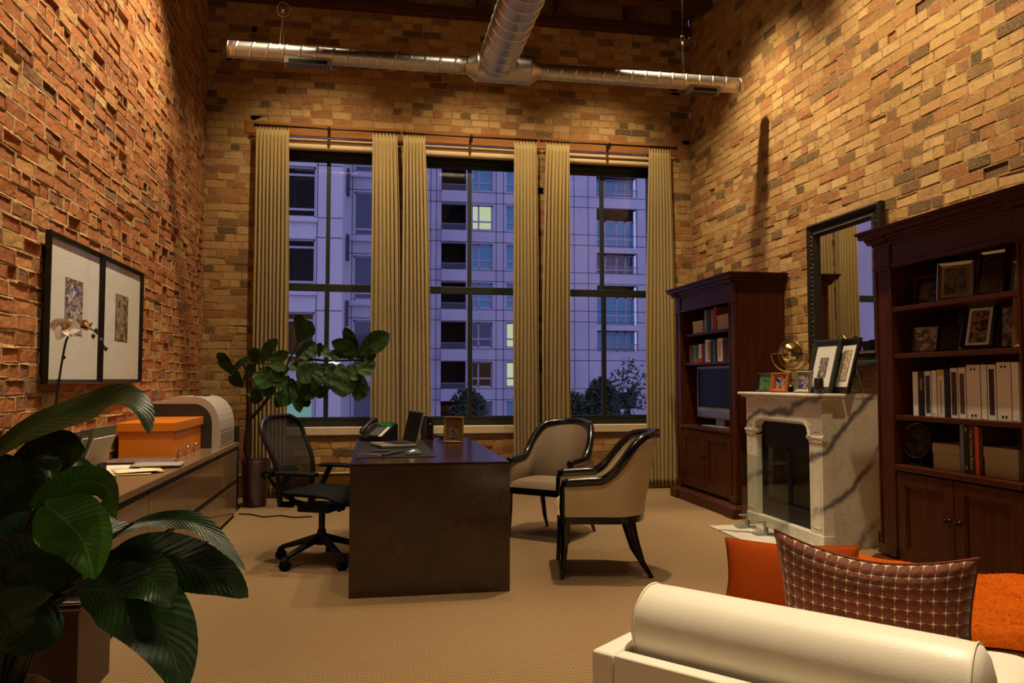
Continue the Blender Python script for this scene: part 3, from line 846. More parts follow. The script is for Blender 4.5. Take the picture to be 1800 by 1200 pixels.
# trees down in the street
def ext_tree(label, x, y, Y, hw, ht, seed, n=900, leaf=.16):
    R = random.Random(seed); p = py(x, y, Y)             # crown centre
    t = thing('street_tree', label, 'tree', (p.x, Y, -9), 0, 'street trees')
    h = p.z+9
    tr = MB(); tr.tube([(0, 0, 0), (.05, 0, h*.5), (0, 0, h)], [.22, .15, .05], 8)
    for k in range(9):
        a = R.uniform(0, 2*PI); z = h-ht*.5*R.random()
        tr.tube([(0, 0, z), (math.cos(a)*hw*.5, math.sin(a)*hw*.5, z+.5*ht*R.uniform(.3, .9))], [.05, .012], 5)
    tr.build('trunk', M['bark'], t)
    fo = MB()
    for k in range(n):
        while True:
            q = Vector((R.uniform(-1, 1), R.uniform(-1, 1), R.uniform(-1, 1)))
            if q.length < 1 and noise.noise(q*2.3+Vector((seed, 0, 0))) > -.12: break
        c = Vector((q.x*hw, q.y*hw, h+q.z*ht))
        d1 = Vector((R.uniform(-1, 1), R.uniform(-1, 1), R.uniform(-1, 1))).normalized(); d2 = d1.orthogonal().normalized()
        fo.add([c-d1*leaf, c+d2*leaf*.45, c+d1*leaf, c-d2*leaf*.45], [(0, 1, 2, 3)])
    fo.build('foliage', M['tree'], t)
ext_tree('small round street tree seen low in the middle window', 822, 722, 34, .85, 1.0, 3)
ext_tree('dense bushy street tree behind the mullion of the right window', 1058, 722, 30, .75, 1.35, 5, 1500)
ext_tree('tall thin airy street tree at the right edge of the right window', 1105, 690, 26, .72, 1.25, 8, 420, .10)
ext_tree('low street tree at the left edge of the right window', 1012, 725, 32, .6, .9, 11, 600)

# ================================================================== RIGHT SIDE
def relb(mb, root):
    """world coordinates -> the local frame of a thing"""
    mi = (Matrix.Translation(root.location) @ root.rotation_euler.to_matrix().to_4x4()).inverted()
    mb.v = [tuple(mi @ Vector(p)) for p in mb.v]; return mb
FACE_W = -PI/2                                  # front towards -X (into the room from the right wall)
def face(dx, dy): return math.atan2(dx, -dy)    # rotation whose local -Y looks along (dx, dy)
def panel_door(x0, x1, z0, z1, y, th=.022, st=.075):
    mb = MB()
    mb.box(x0, x0+st, y, y+th, z0, z1).box(x1-st, x1, y, y+th, z0, z1).box(x0+st, x1-st, y, y+th, z0, z0+st).box(x0+st, x1-st, y, y+th, z1-st, z1)
    mb.box(x0+st, x1-st, y+.012, y+th, z0+st, z1-st)
    b = .014
    mb.box(x0+st, x0+st+b, y+.004, y+.014, z0+st, z1-st).box(x1-st-b, x1-st, y+.004, y+.014, z0+st, z1-st).box(x0+st, x1-st, y+.004, y+.014, z0+st, z0+st+b).box(x0+st, x1-st, y+.004, y+.014, z1-st-b, z1-st)
    return mb
def cabinet(name, label, cat, yc, half, xf, pil, shelves, counter, top_open, ztop, doorz, center_off=0.0):
    """local x along the front (towards the viewer is +), local y into the wall"""
    D = XR-.014-xf
    t = thing(name, label, cat, (xf, yc, 0), FACE_W)
    i = half-pil
    c = MB()
    for s_ in (-1, 1): c.box(s_*half, s_*(half-.03), .02, D, .10, ztop-.06)
    c.box(-half, half, .02, D, ztop-.08, ztop-.05); c.box(-half+.03, half-.03, .03, D, .10, .13)
    for s_ in (-1, 1): c.box(s_*i, s_*(i+.02), .02, D, .12, ztop-.1)
    c.build('carcass', M['cherry'], t, bevel=.003)
    MB().box(-i, i, D-.015, D-.002, .12, ztop-.1).build('back_panel', M['cherry_back_lit'], t)
    for s_ in (-1, 1):
        p = MB(); a, b = sorted((s_*(i+.004), s_*half))
        p.box(a, b, 0, .03, .13, top_open); w_ = b-a
        p.box(a, a+.018, -.008, .0, .72 if pil > .2 else .15, top_open-.02).box(b-.018, b, -.008, .0, .72 if pil > .2 else .15, top_open-.02)
        p.box(a-.006, b+.006, -.014, .03, top_open-.02, top_open)
        p.box(a, b, -.012, .03, top_open, ztop-.1)
        p.box(a-.008, b+.008, -.02, .03, .13, .19)
        p.build('pilaster', M['cherry'], t, bevel=.003)
    MB().box(-i, i, 0, .03, top_open+.005, ztop-.1).box(-i, i, -.01, .03, top_open-.01, top_open+.018).build('frieze', M['cherry_h'], t, bevel=.003)
    k = MB()
    zz = ztop-.11
    for dz, pr in ((.02, .012), (.018, .03), (.022, .045), (.03, .075), (.02, .09)):
        k.frustum((-half-pr*.9, half+pr*.9, -pr, D), (-half-pr, half+pr, -pr-.006, D), zz, zz+dz); zz += dz
    for s_ in (-1, 1):
        a, b = sorted((s_*(i-.005), s_*(half+.02))); k.box(a, b, -.068, 0, ztop-.062, ztop-.03); k.box(a, b, -.05, 0, ztop-.09, ztop-.062)
    k.build('cornice', M['cherry_h'], t, bevel=.004)
    b = MB()
    b.box(-half-.045, half+.045, -.06, D, 0, .085).frustum((-half-.045, half+.045, -.06, D), (-half-.02, half+.02, -.03, D), .085, .12)
    for s_ in (-1, 1):
        a, c_ = sorted((s_*(i-.01), s_*(half+.055))); b.box(a, c_, -.072, D, 0, .09)
    b.build('plinth', M['cherry_h'], t, bevel=.004)
    for z, th in shelves:
        MB().box(-i, i, .035 if th < .03 else .0, D-.016, z-th, z).build('shelf', M['cherry_h'], t, bevel=.004)
    MB().box(-i, i, -.012, D-.016, counter-.035, counter).build('counter', M['cherry_h'], t, bevel=.005)
    for s_ in (-1, 1):
        a, c_ = sorted((s_*.0035, s_*(i-.004)))
        d = panel_door(a, c_, doorz, counter-.045, -.002).build('door', M['cherry'], t, bevel=.002)
        kx = s_*.04; kz = (doorz+counter)/2+.02
        MB().lathe([(.014, .0), (.014, -.004), (.006, -.008), (.006, -.016), (.014, -.024), (.012, -.033), (0, -.036)], (kx, -.002, kz), 14, axis='y').build('knob', M['bronze'], d)
    return t
TV_Y, TV_H, TV_X = 7.31, .69, 3.26
cabinet('media_cabinet', 'tall dark cherry cabinet holding a television, nearest the window wall', 'cabinet', TV_Y, TV_H, TV_X, .12, [(1.737, .028), (1.43, .028)], .78, 1.985, 2.235, .15)
BK_Y, BK_H, BK_X = 3.95, .655, 3.27
cabinet('bookcase', 'wide dark cherry bookcase with white binders and picture frames at the right edge', 'bookcase', BK_Y, BK_H, BK_X, .165, [(1.71, .03), (1.413, .03), (1.026, .03)], .715, 1.975, 2.225, .12)

# ---- books and boxes
def book(label, X, yc, z, th, h, dp, mat, group, lean=0, name='book', band=None, dots=False):
    t = thing(name, label, 'book' if name == 'book' else 'binder', (X, yc, z), FACE_W, group)
    a = th/2
    MB().box(-a, a, 0, .004, 0, h).box(-a, -a+.003, 0, dp, 0, h).box(a-.003, a, 0, dp, 0, h).build('cover', M[mat] if isinstance(mat, str) else mat, t, bevel=.0012)
    MB().box(-a+.003, a-.003, .004, dp-.006, .004, h-.006).build('pages', M['paper'], t)
    if band:
        for (u0, u1, v0, v1, m_) in band:
            MB().box(-a+th*u0, -a+th*u1, -.0012, .0005, h*v0, h*v1).build('spine_label', M[m_] if isinstance(m_, str) else m_, t)
    if dots:
        for v in (.07, .92):
            d = MB()
            for s_ in (-1, 1): d.cyl((s_*th*.12, -.001, h*v), (s_*th*.12, .002, h*v), .0075, seg=10)
            d.build('finger_hole' if v < .5 else 'grommet', M['black'], t)
    return t
def cmat(c, rough=.6): 
    k = 'cloth_'+c
    if k not in M: M[k] = plain('book_cloth', c, rough)
    return k
def lidded_box(label, X, yc, z, w_, h, d, mat, group):
    t = thing('storage_box', label, 'box', (X, yc, z), FACE_W, group)
    a = w_/2
    MB().box(-a+.004, a-.004, .004, d-.004, 0, h-.02).build('box_body', M[mat], t, bevel=.003)
    MB().box(-a, a, 0, d, h*.62, h).build('lid', M[mat], t, bevel=.004)
    return t
def yx(x, X): return px(x, 600, X).y          # where a sight line meets a shelf front
SX = 3.31
b1 = 1.737
lidded_box('cream lidded box at the far end of the top cabinet shelf', SX, (yx(1215, SX)+yx(1238, SX))/2, b1, .25, .125, .3, 'box_cream', 'cream boxes in the cabinet')
lidded_box('cream lidded box right of the red book on the top cabinet shelf', SX, (yx(1259.5, SX)+yx(1283, SX))/2+.012, b1, .25, .145, .3, 'box_cream', 'cream boxes in the cabinet')
for x0, x1, h, c, lab in ((1238.5, 1242, .22, '8a8f98', 'pale grey spine book between the cream boxes, next to the left box'), (1242.3, 1246, .215, '4a4a46', 'dark grey book between the cream boxes'), (1246.3, 1250, .22, '23211f', 'black book between the cream boxes'), (1250.3, 1254.4, .21, '8a8478', 'light spined book left of the red book between the boxes'), (1254.8, 1259.2, .23, 'b5341a', 'bright red book standing against the right cream box')):
    a, b = yx(x0, SX), yx(x1, SX); book(lab, SX, (a+b)/2, b1, abs(a-b), h, .2, cmat(c), 'books on the top cabinet shelf')
row = [(1211.5, 1216, .185, '6a3a26', 'brown book first from the far end of the full cabinet shelf'), (1216.3, 1219, .19, '59402e', 'thin dark brown book on the full cabinet shelf'), (1219.3, 1222, .185, '7f858c', 'thin grey blue book on the full cabinet shelf'),
       (1222.3, 1227.5, .185, '1f6a44', 'green book on the full cabinet shelf'), (1227.8, 1233, .19, 'd0c2a6', 'cream book beside the green one on the full cabinet shelf'), (1233.3, 1236, .19, '8e2a1c', 'red book on the full cabinet shelf'), (1236.3, 1239, .185, '54304a', 'plum book on the full cabinet shelf'),
       (1239.3, 1243.4, .225, 'd8ceb8', 'tall white book on the full cabinet shelf, left of a twin'), (1243.6, 1248, .225, 'cfbf9e', 'tall cream book with brown lettering on the full cabinet shelf'), (1248.4, 1253.5, .205, '1b1d22', 'wide black book on the full cabinet shelf'),
       (1253.8, 1255.6, .205, '7aa0b4', 'very thin pale blue book between two black ones'), (1255.9, 1260.6, .205, '1d2226', 'black book right of the thin pale blue one'), (1261, 1270, .225, 'e0d6c0', 'thick white book with a red line on the full cabinet shelf'),
       (1270.4, 1276, .205, '3a201c', 'dark maroon book right of the thick white one'), (1276.3, 1281.5, .205, '451510', 'dark red book at the near end of the full cabinet shelf')]
for x0, x1, h, c, lab in row:
    a, b = yx(x0, SX), yx(x1, SX)
    band = None
    if 'red line' in lab: band = [(.35, .6, .15, .85, cmat('b0705a'))]
    elif 'lettering' in lab: band = [(.3, .75, .1, .9, cmat('8a6a48'))]
    elif 'green' in lab: band = [(0, 1, .0, .22, cmat('a02a1c'))]
    book(lab, SX, (a+b)/2, 1.43, abs(a-b)-.001, h, .2, cmat(c), 'books on the full cabinet shelf', band=band)
# television
X_TV = 3.36
ya, yb = yx(1214.5, X_TV), yx(1281, X_TV)
t = thing('television', 'flat silver framed television inside the tall cabinet', 'television', (X_TV, 7.235, .78), FACE_W)
hw = .475
zb0, zt0 = .085, .615
MB().box(-hw, hw, 0, .07, zb0, zt0).box(-.3, .3, .07, .12, zb0+.08, zt0-.08).build('housing', M['silver_plastic'], t, bevel=.008)
MB().box(-hw+.03, hw-.03, -.002, .004, zb0+.11, zt0-.03).build('screen', M['screen'], t)
MB().box(-hw+.02, hw-.02, -.003, .001, zb0+.015, zb0+.075).build('speaker_strip', M['silver'], t)
MB().box(-.09, .09, .03, .06, .01, zb0+.02).build('neck', M['silver_plastic'], t)
MB().box(-.24, .24, -.06, .14, 0, .016).build('stand', M['silver_plastic'], t, bevel=.006)

# ---- fireplace
FY = 5.87
t = thing('fireplace', 'white veined marble fireplace standing between the two dark cabinets', 'fireplace', (3.28, FY, 0), FACE_W)
H2 = .59
MB().box(-H2+.015, H2-.015, .30, XR-.014-3.28, .0, 1.11).box(-H2+.015, -.47, .085, .30, .0, 1.11).box(.47, H2-.015, .085, .30, 0, 1.11).box(-.47, .47, .085, .30, .93, 1.11).box(-.47, .47, .085, .30, 0, .05).build('chimney_breast', M['marble'], t)
out = [(-H2, .095), (-H2, .45), (-H2, .80), (-H2, .9), (-H2, 1.0), (-H2, 1.11), (-.3, 1.11), (0, 1.11), (.3, 1.11), (H2, 1.11), (H2, 1.0), (H2, .9), (H2, .80), (H2, .45), (H2, .095)]
W = .415
inn = [(-W, .095), (-W, .45), (-W, .80), (-W+.012, .86), (-W+.045, .893), (-W+.10, .905), (-.2, .905), (0, .905), (.2, .905), (W-.10, .905), (W-.045, .893), (W-.012, .86), (W, .80), (W, .45), (W, .095)]
mb = MB(); n = len(out)
for y in (0,): 
    mb.add([(x, y, z) for x, z in out]+[(x, y, z) for x, z in inn], [(i, n+i, n+i+1, i+1) for i in range(n-1)])
mb.add([(x, 0, z) for x, z in inn]+[(x, .09, z) for x, z in inn], [(i, n+i, n+i+1, i+1) for i in range(n-1)])
mb.add([(x, 0, z) for x, z in out]+[(x, .09, z) for x, z in out], [(i, i+1, n+i+1, n+i) for i in range(n-1)])
mb.build('surround', M['marble'], t)
MB().box(-H2-.006, H2+.006, -.008, .088, .0, .098).build('base_course', M['marble'], t, bevel=.004)
mo = MB(); path = [(x*1.045, -.006, z if z < .8 else z+.022) for x, z in inn[2:-2]]
mo.tube(path, .017, 10); mo.tube([(x*1.1, -.002, z+.03 if z > .8 else z) for x, z in inn[2:-2]], .007, 8)
mo.build('arch_moulding', M['marble'], t)
for s_ in (-1, 1):
    MB().tube([(s_*(W-.025), .01, .815), (s_*(H2+.018), .01, .815)], .021, 14).box(s_*(W+.0), s_*(H2+.004), -.006, .05, .78, .80).build('capital', M['marble'], t)
    ins = MB(); a, b = sorted((s_*(W+.035), s_*(H2-.03)))
    for q in ((a, a+.006, .14, .77), (b-.006, b, .14, .77), (a, b, .14, .146), (a, b, .764, .77)): ins.box(q[0], q[1], -.0035, .0, q[2], q[3])
    ins.build('jamb_panel', M['marble'], t)
ins = MB()
for q in ((-H2+.03, H2-.03, 1.065, 1.071), (-H2+.03, -H2+.036, .86, 1.07), (H2-.036, H2-.03, .86, 1.07), (-H2+.03, -W-.04, .86, .866), (W+.04, H2-.03, .86, .866)): ins.box(q[0], q[1], -.0035, 0, q[2], q[3])
ins.build('frieze_panel', M['marble'], t)
MB().box(-H2-.055, H2+.055, -.06, .17, 1.118, 1.145).box(-H2-.03, H2+.03, -.035, .15, 1.10, 1.118).build('mantel_shelf', M['marble'], t, bevel=.009)
MB().box(-H2+.012, H2-.012, .17, XR-.014-3.28, 1.11, 1.143).build('mantel_back', M['marble'], t)
fb = MB()
fb.box(-.47, .47, .285, .299, .05, .93); fb.box(-.47, -.455, .09, .29, .05, .93); fb.box(.455, .47, .09, .29, .05, .93); fb.box(-.47, .47, .09, .29, .05, .097)
fb.build('firebox', M['firebrick'], t)
ir = MB(); ir.box(-.455, .455, .05, .09, .78, .93).box(-.455, -.40, .05, .09, .097, .8).box(.40, .455, .05, .09, .097, .8).box(-.455, .455, .05, .09, .097, .235)
ir.box(-.40, .40, .06, .08, .70, .79).box(-.40, .40, .04, .05, .225, .238)
ir.build('firebox_surround', M['iron'], t, bevel=.003)
for s_ in (-1, 1):
    a, b = sorted((s_*.006, s_*.395)); d = MB()
    d.box(a, a+.022, .066, .084, .24, .70).box(b-.022, b, .066, .084, .24, .70).box(a, b, .066, .084, .24, .262).box(a, b, .066, .084, .678, .70)
    dd = d.build('fire_door', M['iron'], t, bevel=.002); MB().box(a+.02, b-.02, .073, .077, .26, .68).build('pane', M['glass'], dd)
    MB().lathe([(.006, 0), (.006, -.012), (.011, -.018), (0, -.024)], (s_*.018, .066, .45), 10, axis='y').build('knob', M['iron'], dd)
tag(MB().box(2.83, 3.272, 4.98, 6.27, .001, .014).build('hearth_slab', M['marble'], bevel=.003), 'flat white marble hearth slab on the carpet before the fireplace', 'hearth')
# glass fire screen on two steel feet
t = thing('fire_screen', 'frameless glass fire screen standing on the marble hearth', 'fire screen', (3.11, 5.85, .014), FACE_W)
MB().box(-.375, .375, -.004, .004, .03, .612).build('glass_panel', M['glass_green'], t, bevel=.001)
for s_ in (-.28, .03):
    MB().box(s_-.045, s_+.045, -.10, -.02, 0, .022).box(s_-.012, s_+.012, -.09, .07, .0, .012).box(s_-.012, s_+.012, -.016, -.006, .0, .11).box(s_-.012, s_+.012, -.075, -.006, .098, .112).box(s_-.012, s_+.012, .006, .014, 0, .06).build('foot', M['silver_plastic'], t, bevel=.002)

# ---- mirror
MX = XR-.028
ya, yb = 5.13, 6.12; z0, z1 = 1.36, 2.58
t = thing('mirror', 'tall mirror in an ornate dark frame above the fireplace', 'mirror', (MX, (ya+yb)/2, z0), FACE_W)
hw, hh = (yb-ya)/2, z1-z0; B = .115
fr = MB()
prof = [(0, 0), (.0, -.045), (.018, -.06), (.03, -.052), (.05, -.03), (.075, -.034), (.085, -.046), (.097, -.046), (.105, -.028), (B, -.02), (B, 0)]
ringp = []
for o_, y in prof:
    ringp.append([(-hw+o_, y, o_), (hw-o_, y, o_), (hw-o_, y, hh-o_), (-hw+o_, y, hh-o_)])
v = [p for r in ringp for p in r]; f = []
for i in range(len(prof)-1):
    for k in range(4): f.append((i*4+k, i*4+(k+1) % 4, (i+1)*4+(k+1) % 4, (i+1)*4+k))
fr.add(v, f)
fr.build('frame', M['frame_carved'] if 'frame_carved' in M else plain('carved_dark_frame', '15100d', .4, bump=.8, bscale=70), t)
def border(off, y, n_per_m, r, nm, mat, sq=1.0):
    b = MB()
    x0, x1, a0, a1 = -hw+off, hw-off, off, hh-off
    for (p, q) in (((x0, a0), (x1, a0)), ((x1, a0), (x1, a1)), ((x1, a1), (x0, a1)), ((x0, a1), (x0, a0))):
        L = math.dist(p, q); n = int(L*n_per_m)
        for i in range(n):
            s_ = (i+.5)/n; x = p[0]+(q[0]-p[0])*s_; z = p[1]+(q[1]-p[1])*s_
            b.lathe([(0, -r*sq), (r*.8, -r*.5*sq), (r, 0)], (x, y, z), 6, axis='y')
    b.build(nm, mat, t)
border(.091, -.045, 55, .0075, 'beading', plain('rubbed_beading', '4a3424', .35, .5))
border(.05, -.03, 26, .016, 'carving', plain('carved_leaf', '1c1512', .35, .2))
MB().box(-hw+B-.004, hw-B+.004, -.012, -.006, B-.004, hh-B+.004).build('mirror_glass', M['mirror'], t)

# ---- picture frames
def picture(label, p, w_, h, rz, lean, bw, fm, cols, mount=0, group='picture frames', dep=.018, leg=True, seed=0, mount_mat='white_mat', opening=None, wall=False, name='framed_photo', easel=False):
    t = thing(name, label, 'picture frame', p, rz, group)
    a = w_/2; L = Matrix.Translation((0, dep*math.sin(lean)*0, 0)) @ Matrix.Rotation(-lean, 4, 'X')
    def T(mb): mb.v = [tuple(L @ Vector(q)) for q in mb.v]; return mb
    f = MB(); pr = [(0, 0), (0, -dep), (bw*.3, -dep-.004), (bw*.7, -dep*.8), (bw, -dep*.5), (bw, 0)]
    v = []; fs = []
    for o_, y in pr: v += [(-a+o_, y, o_), (a-o_, y, o_), (a-o_, y, h-o_), (-a+o_, y, h-o_)]
    for i in range(len(pr)-1):
        for k in range(4): fs.append((i*4+k, i*4+(k+1) % 4, (i+1)*4+(k+1) % 4, (i+1)*4+k))
    f.add(v, fs); f.box(-a, a, -.003, 0, 0, h)
    T(f).build('frame', M[fm] if isinstance(fm, str) else fm, t)
    y = -dep*.35
    ix, iz0, iz1 = a-bw, bw, h-bw
    if mount:
        T(MB().box(-ix, ix, y, y+.002, iz0, iz1)).build('mount', M[mount_mat], t)
        if opening: ox0, ox1, oz0, oz1 = opening
        else: ox0, ox1, oz0, oz1 = -ix+mount, ix-mount, iz0+mount, iz1-mount
        T(MB().box(ox0-.006, ox1+.006, y-.0012, y, oz0-.006, oz1+.006)).build('bevel_line', M['frame_tan'], t)
        y -= .0016
    else: ox0, ox1, oz0, oz1 = -ix, ix, iz0, iz1
    T(MB().box(ox0, ox1, y-.0008, y, oz0, oz1)).build('print', photo('print', cols, 3.2/max(.03, min(ox1-ox0, oz1-oz0)), seed), t)
    T(MB().box(-ix, ix, y-.0035, y-.003, iz0, iz1)).build('pane', M['glass_pic'], t)
    if leg:
        hp = L @ Vector((0, 0, h*.68)); ft = (hp.x, hp.y+h*.15, 0)
        if easel:
            for s_ in (-1, 1): MB().tube([(s_*a*.35, hp.y+.004, hp.z), (s_*a*.6, ft[1], .003)], .003, 6).build('easel_leg', M['chrome'], t)
        else:
            bk = MB(); ww = min(.03, a*.35)
            bk.add([(-ww*.6, hp.y, hp.z), (ww*.6, hp.y, hp.z), (ww, ft[1], 0.001), (-ww, ft[1], 0.001)], [(0, 1, 2, 3)])
            bk.build('easel_leg', M['bookcloth_black'], t, solid=.004)
    return t
MZ = 1.1455
MANT = 'frames on the mantel'
def ang(deg): return math.radians(deg)
picture('small black frame with a green picture at the far end of the mantel', px(1346, 690, 3.38).xy.to_3d()+Vector((0, 0, MZ)), .17, .165, FACE_W+ang(30), .14, .022, 'frame_black', ['0d3a24', '1f7a4e', '6a6a4a', '1f8a58'], group=MANT, seed=1)
picture('small orange wood frame with a group photograph on the mantel', px(1369.5, 690, 3.33).xy.to_3d()+Vector((0, 0, MZ)), .165, .165, FACE_W+ang(28), .22, .034, 'frame_orange', ['141a3a', '20284e', 'a88a78', '1a1a34'], group=MANT, seed=2)
picture('small ornate silver gilt frame with a blue photograph on the mantel', px(1411, 690, 3.36).xy.to_3d()+Vector((0, 0, MZ)), .15, .175, FACE_W+ang(26), .22, .030, 'gold_old', ['14203e', '26386a', 'a08a7a', '1a2448'], group=MANT, seed=3)
picture('large black moulded frame with a small print in a wide mount, left of its twin', (3.43, 5.56, MZ), .335, .43, FACE_W+ang(4), .26, .05, 'frame_grey', ['e8e4da', '2a2624', '9a8a78', '141210'], mount=.08, group='large black frames on the mantel', seed=4, mount_mat='white_mat', opening=(-.045, .045, .13, .28))
picture('large black moulded frame at the near end of the mantel, propped on a wire leg', (3.49, 5.37, MZ), .30, .43, FACE_W+ang(-6), .26, .05, 'frame_black', ['d8d0c0', 'c8b088', '8a7a60', 'e8e0d0'], mount=.05, group='large black frames on the mantel', seed=5, easel=True)
t = thing('cylinder_case', 'dark maroon cylinder standing before the large black frames', 'cylinder', (3.34, 5.405, MZ), FACE_W)
MB().lathe([(0, 0), (.03, 0), (.034, .006), (.034, .112), (.031, .118), (0, .12)], (0, 0, 0), 20).build('body', plain('maroon_leather', '1e0f12', .3), t)
MB().lathe([(.0345, .085), (.0355, .087), (.0345, .089)], (0, 0, 0), 20).build('band', M['bronze'], t)
# brass armillary globe
gx = 3.5; g0 = px(1390, 688, gx)
t = thing('globe', 'polished brass armillary globe on a dark stand on the mantel', 'globe', (gx, g0.y, MZ))
gc = px(1391, 622, gx).z-MZ; gr = .118
MB().lathe([(gr*.78*math.sin(PI*i/20), -gr*.78*math.cos(PI*i/20)) for i in range(21)], (0, 0, gc+.012), 32).build('sphere', M['brass'], t)
dirv = Vector((-gx, -g0.y, 0)).normalized(); sd = Vector((-dirv.y, dirv.x, 0))
def ringmb(R, u, v_, r, flat=1.0, seg=48, a0=0, a1=2*PI):
    n = seg; full = abs(a1-a0-2*PI) < 1e-6
    pts = [Vector((0, 0, gc))+u*(R*math.cos(a0+(a1-a0)*i/n))+v_*(R*math.sin(a0+(a1-a0)*i/n)) for i in range(n+1)]
    return MB().tube(pts, r, 8, flat=flat, caps=not full)
Z_ = Vector((0, 0, 1))
ringmb(gr, (sd*.8+dirv*.6).normalized(), Z_, .007).build('meridian_ring', M['brass'], t)
ringmb(gr*1.28, sd, Z_, .009, a0=PI*1.0, a1=PI*2.0).build('support_arc', M['brass'], t)
hz_ = MB()
n = 48; ro, ri = gr*1.34, gr*1.16
for k in range(n):
    a, b = 2*PI*k/n, 2*PI*(k+1)/n
    q = [(r_*math.cos(x), r_*math.sin(x), gc+dz) for dz in (0, .005) for r_, x in ((ri, a), (ro, a), (ro, b), (ri, b))]
    hz_.add(q, [(3, 2, 1, 0), (4, 5, 6, 7), (1, 2, 6, 5), (0, 4, 7, 3)])
hz_.build('horizon_ring', M['chrome'], t)
MB().tube([(0, 0, gc-gr*1.25), (0, 0, .05)], [.008, .010], 10).lathe([(.0, .075), (.018, .07), (.03, .052), (.036, .045)], (0, 0, 0), 20).build('stem', M['brass'], t)
MB().box(-.06, .06, -.06, .06, 0, .045, mat=Matrix.Rotation(.6, 4, 'Z')).build('stand', M['lacquer'], t, bevel=.004)
# brass gooseneck lamp behind the frames
pl = px(1478, 606, 3.665)
t = thing('picture_lamp', 'small brass gooseneck lamp behind the large black frames', 'lamp', (3.665, pl.y-.06, MZ))
zz = pl.z-MZ
MB().lathe([(0, .0), (.05, .0), (.05, .012), (.012, .02), (0, .02)], (0, 0, 0), 20).build('base', M['brass'], t)
MB().tube([(0, 0, .01), (0, -.01, zz*.6), (0, -.01, zz+.0), (-.0, .0, zz+.05), (0, .03, zz+.075), (0, .065, zz+.062), (0, .085, zz+.045)], .009, 10).build('arm', M['brass'], t)
MB().lathe([(.012, .045), (.05, .028), (.075, -.005), (.078, -.012), (.072, -.006), (.01, .035)], (0, .10, zz-.0), 24).build('shade', M['brass'], t)

# ---- bookcase contents
SB = 'frames in the bookcase'
def bp(x, z, X=3.36): 
    q = px(x, 600, X); return (X, q.y, z)
picture('dark wood frame leaning at the far end of the top bookcase shelf', bp(1628, 1.71, 3.44), .16, .205, FACE_W+ang(20), .2, .02, 'cherry', ['1c0c08', '2a120c', '0c0606', '301810'], group=SB, seed=6)
picture('white silver frame with a dark group photograph on the top bookcase shelf', bp(1682, 1.71, 3.36), .205, .235, FACE_W+ang(28), .13, .022, 'silver', ['0a0a0c', '16161a', '5a5048', '08080a'], mount=.018, group=SB, seed=7, mount_mat='frame_tan')
picture('silver frame with a tall portrait beside the blue box on the top bookcase shelf', bp(1743, 1.71, 3.36), .15, .26, FACE_W+ang(15), .22, .016, 'chrome', ['1a100c', '3a2418', '0c0808', '4a3020'], group=SB, seed=8)
picture('small silver frame cut by the photo edge on the top bookcase shelf', bp(1801, 1.71, 3.36), .12, .17, FACE_W+ang(10), .16, .012, 'silver', ['2a3a4a', '6a8a98', '141a20'], group=SB, seed=9)
picture('small silver frame with a wedding photograph on the second bookcase shelf', bp(1627, 1.413, 3.38), .155, .165, FACE_W+ang(28), .18, .014, 'silver', ['0c0a0a', 'b8a898', '16100e', '6a5a50'], group=SB, seed=10)
picture('small black frame leaning beside the wedding photograph on the second bookcase shelf', bp(1669, 1.413, 3.38), .15, .155, FACE_W+ang(25), .28, .012, 'frame_black', ['0e100c', '2a2a22', '080808', '4a4a3c'], group=SB, seed=11)
picture('tall dark frame with a wide mount on a wire easel, second bookcase shelf', bp(1716, 1.413, 3.37), .19, .285, FACE_W+ang(22), .3, .03, 'frame_black', ['5a4434', '2a1a12', 'a08a70', '3a2a1e'], mount=.022, group=SB, seed=12, easel=True)
picture('black frame with a violet grey photograph on the second bookcase shelf', bp(1783, 1.413, 3.37), .16, .235, FACE_W+ang(12), .08, .014, 'frame_black', ['1a1620', '8a7a92', '2a2430', '5a4e60'], group=SB, seed=13)
picture('honey wood frame at the near end of the second bookcase shelf', bp(1806, 1.413, 3.33), .14, .265, FACE_W+ang(10), .06, .02, 'frame_tan', ['4a2010', '8a4a20', '2a1008'], group=SB, seed=14)
for label, x, X, w_, h, d, c, z in (('black jewellery box behind the dark wood frame on the top bookcase shelf', 1648, 3.46, .10, .10, .10, '0e0d0e', 1.71), ('dark box behind the white silver frame on the top bookcase shelf', 1709, 3.5, .13, .13, .1, '14100e', 1.71), ('blue box beside the silver portrait frame on the top bookcase shelf', 1770, 3.45, .15, .13, .12, '12224a', 1.71), ('dark box behind the wedding photograph on the second bookcase shelf', 1649, 3.5, .09, .1, .08, '0d0b0b', 1.413)):
    t = thing('keepsake_box', label, 'box', (X, px(x, 600, X).y, z), FACE_W+.35)
    m_ = cmat(c, .4); MB().box(-w_/2, w_/2, 0, d, 0, h*.7).build('body', M[m_], t, bevel=.004); MB().box(-w_/2-.003, w_/2+.003, -.003, d+.003, h*.7, h).build('lid', M[m_], t, bevel=.004)
BI = 3.33; BG = 'binders on the third bookcase shelf'
